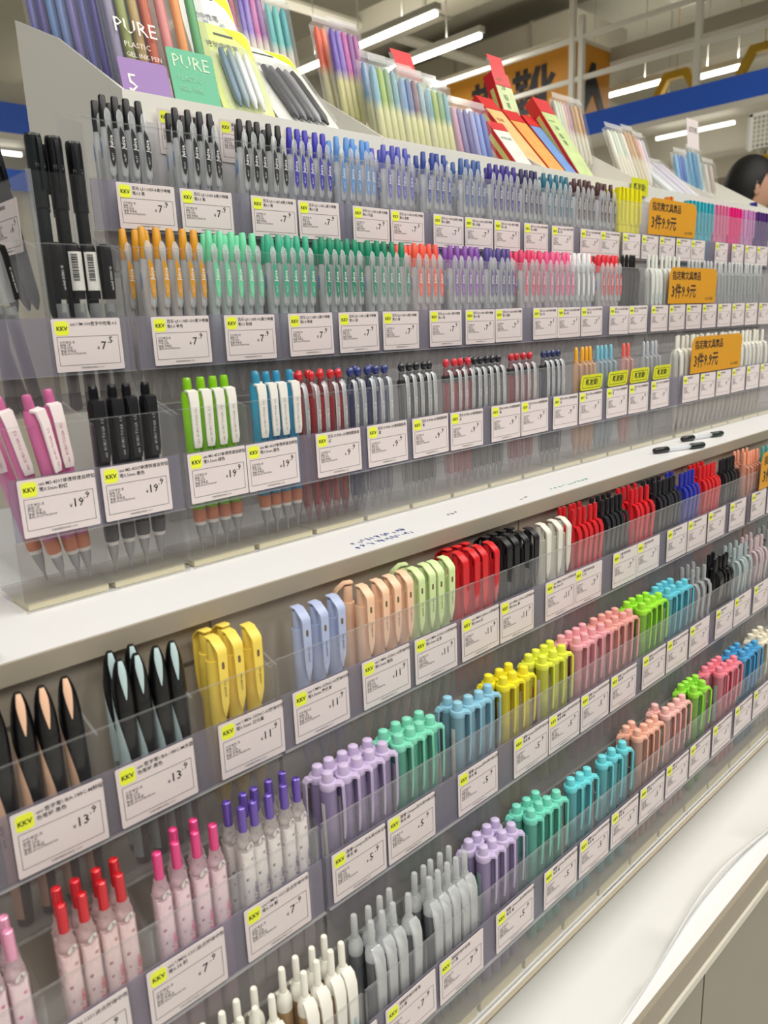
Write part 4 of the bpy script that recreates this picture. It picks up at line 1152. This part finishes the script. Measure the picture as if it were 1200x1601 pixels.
carton((1330, 905, 290), 30, 44, 60, '#d83038', 'small red carton end behind the green carton', side='#a81c24', pencils=False)
ST = ['#d9dccd', '#bcd0b4', '#d8c8bc', '#c9a0a0', '#a88fa0']
BRN = ['#b08a5c', '#c4a274', '#a47c50']
pack('pen_pack', (1392, 912, 300), 16, 52, 128, ST, 'pale striped pen pack at the back right of green carton', low='#d8d4c4', group='pale pen packs')
pack('pen_pack', (1446, 912, 300), 16, 44, 128, BRN, 'brown topped pen pack at the back', low='#d8d4c4', group='pale pen packs')
pack('pen_pack', (1502, 850, 262), 22, 66, 122, ['#dfe2d6', '#b9c8b2', '#dcdcd2', '#a8b8a0', '#e0d8d0'], 'pale striped pen pack in front on the fourth tray', low='#dcd8c8', group='pale pen packs')
pack('pen_pack', (1570, 850, 262), 22, 44, 128, BRN, 'brown topped pen pack in front on the fourth tray', low='#d0c8ae', group='pale pen packs')
pack('pen_pack', (1618, 860, 268), 20, 40, 112, ['#e0a8a0', '#d8c8cc', '#b8b4c0'], 'pink and grey pen pack right of the brown one', low='#dcd8d0', group='pale pen packs')
for k in range(4):
    pack('foil_pack', (1640 + 34 * k, 806, 240), 48, 30, 150, [('#d4d8dc', '#b4b8c4', '#a89cb8', '#b8b0c8')[k], '#c8c8d0'], '%s shiny foil pen pack lying on the fourth tray' % ('leftmost', 'second', 'third', 'rightmost')[k], group='foil pen packs')
pack('pen_box', (1850, 905, 290), 12, 62, 84, ['#7fb4d8', '#4a78c0', '#3a64b0', '#6aa8d0'], 'stand of light and dark blue pens on the fifth tray', group='blue pen stands')
pack('pen_box', (1920, 905, 290), 12, 70, 100, ['#5aa0c8', '#3f86b8', '#8fb8c8'], 'taller stand of blue pens on the fifth tray', group='blue pen stands')
t = thing('shelf_sign', (1926, 930, 390), 'small white sign card above the blue pens', 'sign', (-.1, 0, 0))
part('card', MB().box(0, 62, 0, 1, 0, 66).mesh('card', PAPER, False), t)
part('sign_stem', MB().box(28, 32, 1.1, 3, -60, 20).mesh('stem', WHITE, False), t)
part('lettering', text_mesh('试写笔', 15, INK, align='CENTER'), t, (31, -.3, 36))
pack('pen_box', (2000, 905, 288), 12, 60, 80, ['#c8c4bc', '#b8a8a0'], 'clear stand with pale grey pens right of the blue pens', group='blue pen stands')
pen('marker', ('#32308a',), 2010, 800, 100, 'dark blue marker end showing above the fifth tray lip', 'dark blue marker')

# ================================================================ the shopper beyond the fixture
def person():
    root = thing('person', (3342, 1376, -H0), 'dark-haired shopper in grey top standing beyond the racks', 'person', (0, 0, R_(-44)))
    me = bpy.data.meshes.new('body')
    J = [(0, 0, 980), (0, 0, 1180), (0, 0, 1400), (15, 0, 1500), (25, 0, 1570), (0, 190, 1430), (20, 250, 1160), (120, 230, 930), (0, -190, 1430), (20, -250, 1160), (120, -230, 930),
         (0, 95, 930), (10, 100, 520), (-10, 105, 90), (120, 115, 40), (0, -95, 930), (10, -100, 520), (-10, -105, 90), (120, -115, 40)]
    E_ = [(0, 1), (1, 2), (2, 3), (3, 4), (2, 5), (5, 6), (6, 7), (2, 8), (8, 9), (9, 10), (0, 11), (11, 12), (12, 13), (13, 14), (0, 15), (15, 16), (16, 17), (17, 18)]
    rad = [135, 125, 130, 60, 62, 62, 48, 36, 62, 48, 36, 92, 65, 48, 40, 92, 65, 48, 40]
    me.from_pydata([tuple(c * S for c in p) for p in J], E_, [])
    ob = bpy.data.objects.new('body', me)
    col.objects.link(ob)
    sk = ob.modifiers.new('skin', 'SKIN')
    for i, v in enumerate(me.skin_vertices[0].data):
        v.radius = (rad[i] * S * .8, rad[i] * S)
        v.use_root = (i == 0)
    sb = ob.modifiers.new('sub', 'SUBSURF')
    sb.levels = 2
    sb.render_levels = 2
    bpy.context.view_layer.update()
    dg = bpy.context.evaluated_depsgraph_get()
    body = bpy.data.meshes.new_from_object(ob.evaluated_get(dg))
    bpy.data.objects.remove(ob)
    verts = [tuple(c / S for c in v.co) for v in body.vertices]
    faces = [tuple(p.vertices) for p in body.polygons]
    m = MB()
    m.v, m.f = verts, faces
    # head: +x is the face
    n, r = 24, 16
    b = len(m.v)
    for j in range(r + 1):
        th = math.pi * j / r
        for i in range(n):
            ph = 2 * math.pi * i / n
            x, y, z = math.sin(th) * math.cos(ph), math.sin(th) * math.sin(ph), math.cos(th)
            X, Y, Z = 96 * x, 76 * y * (1 - .12 * max(0, -z)), 118 * z
            if x > 0 and z < 0:
                X *= 1 - .12 * (-z)
            if x > .85 and -.35 < z < .12:
                X += 20 * (1 - abs(y) * 3.2 if abs(y) < .31 else 0)      # nose
            if x > .7 and .12 < z < .28 and .2 < abs(y) < .55:
                X -= 7                                                     # eye sockets
            if x > .8 and -.55 < z < -.42 and abs(y) < .4:
                X += 4                                                     # lips
            m.v.append((X + 30, Y, Z + 1680))
    for j in range(r):
        for i in range(n):
            k = (i + 1) % n
            m.f.append((b + j * n + i, b + (j + 1) * n + i, b + (j + 1) * n + k, b + j * n + k))
    for sy in (1, -1):
        m.lathe([(8, -26), (15, -14), (18, 4), (16, 20), (9, 28)], 10, 24, sy * 0 - 0, 1, .4)
        for q in range(len(m.v) - 50, len(m.v)):
            x, y, z = m.v[q]
            m.v[q] = (x, y + sy * 76, z + 1672)
    part('body', m.mesh('body', mat('#c69a80', 0.5)), root)
    # hair shell
    h = MB()
    for j in range(13):
        th = math.pi * .74 * j / 12
        for i in range(n):
            ph = 2 * math.pi * i / n
            x, y, z = math.sin(th) * math.cos(ph), math.sin(th) * math.sin(ph), math.cos(th)
            lim = .36 if x > .2 else (-.15 if x > -.1 else -.9)
            zz = max(z, lim)
            g2 = 1.08 + .015 * math.sin(ph * 17)
            h.v.append((96 * x * g2 + 30, 78 * y * g2, 124 * zz + 1682))
    for j in range(12):
        for i in range(n):
            k = (i + 1) % n
            h.f.append((j * n + i, (j + 1) * n + i, (j + 1) * n + k, j * n + k))
    part('hair', h.mesh('hair', mat('#0f0d0d', 0.6, noise=.4, scale=160)), root)
    s_ = MB()
    s_.lathe([(150, 900), (150, 1150), (165, 1330), (150, 1420), (80, 1475), (66, 1490)], 20, 5, 0, .82, 1.2)
    part('top', s_.mesh('top', mat('#8a8a90', 0.8)), root)
    for sy in (1, -1):
        part('eye', MB().lathe([(1, -6), (5, -3), (6, 0), (5, 3), (1, 6)], 8).mesh('eye', INK), root, (116, sy * 30, 1704))
    return root
person()
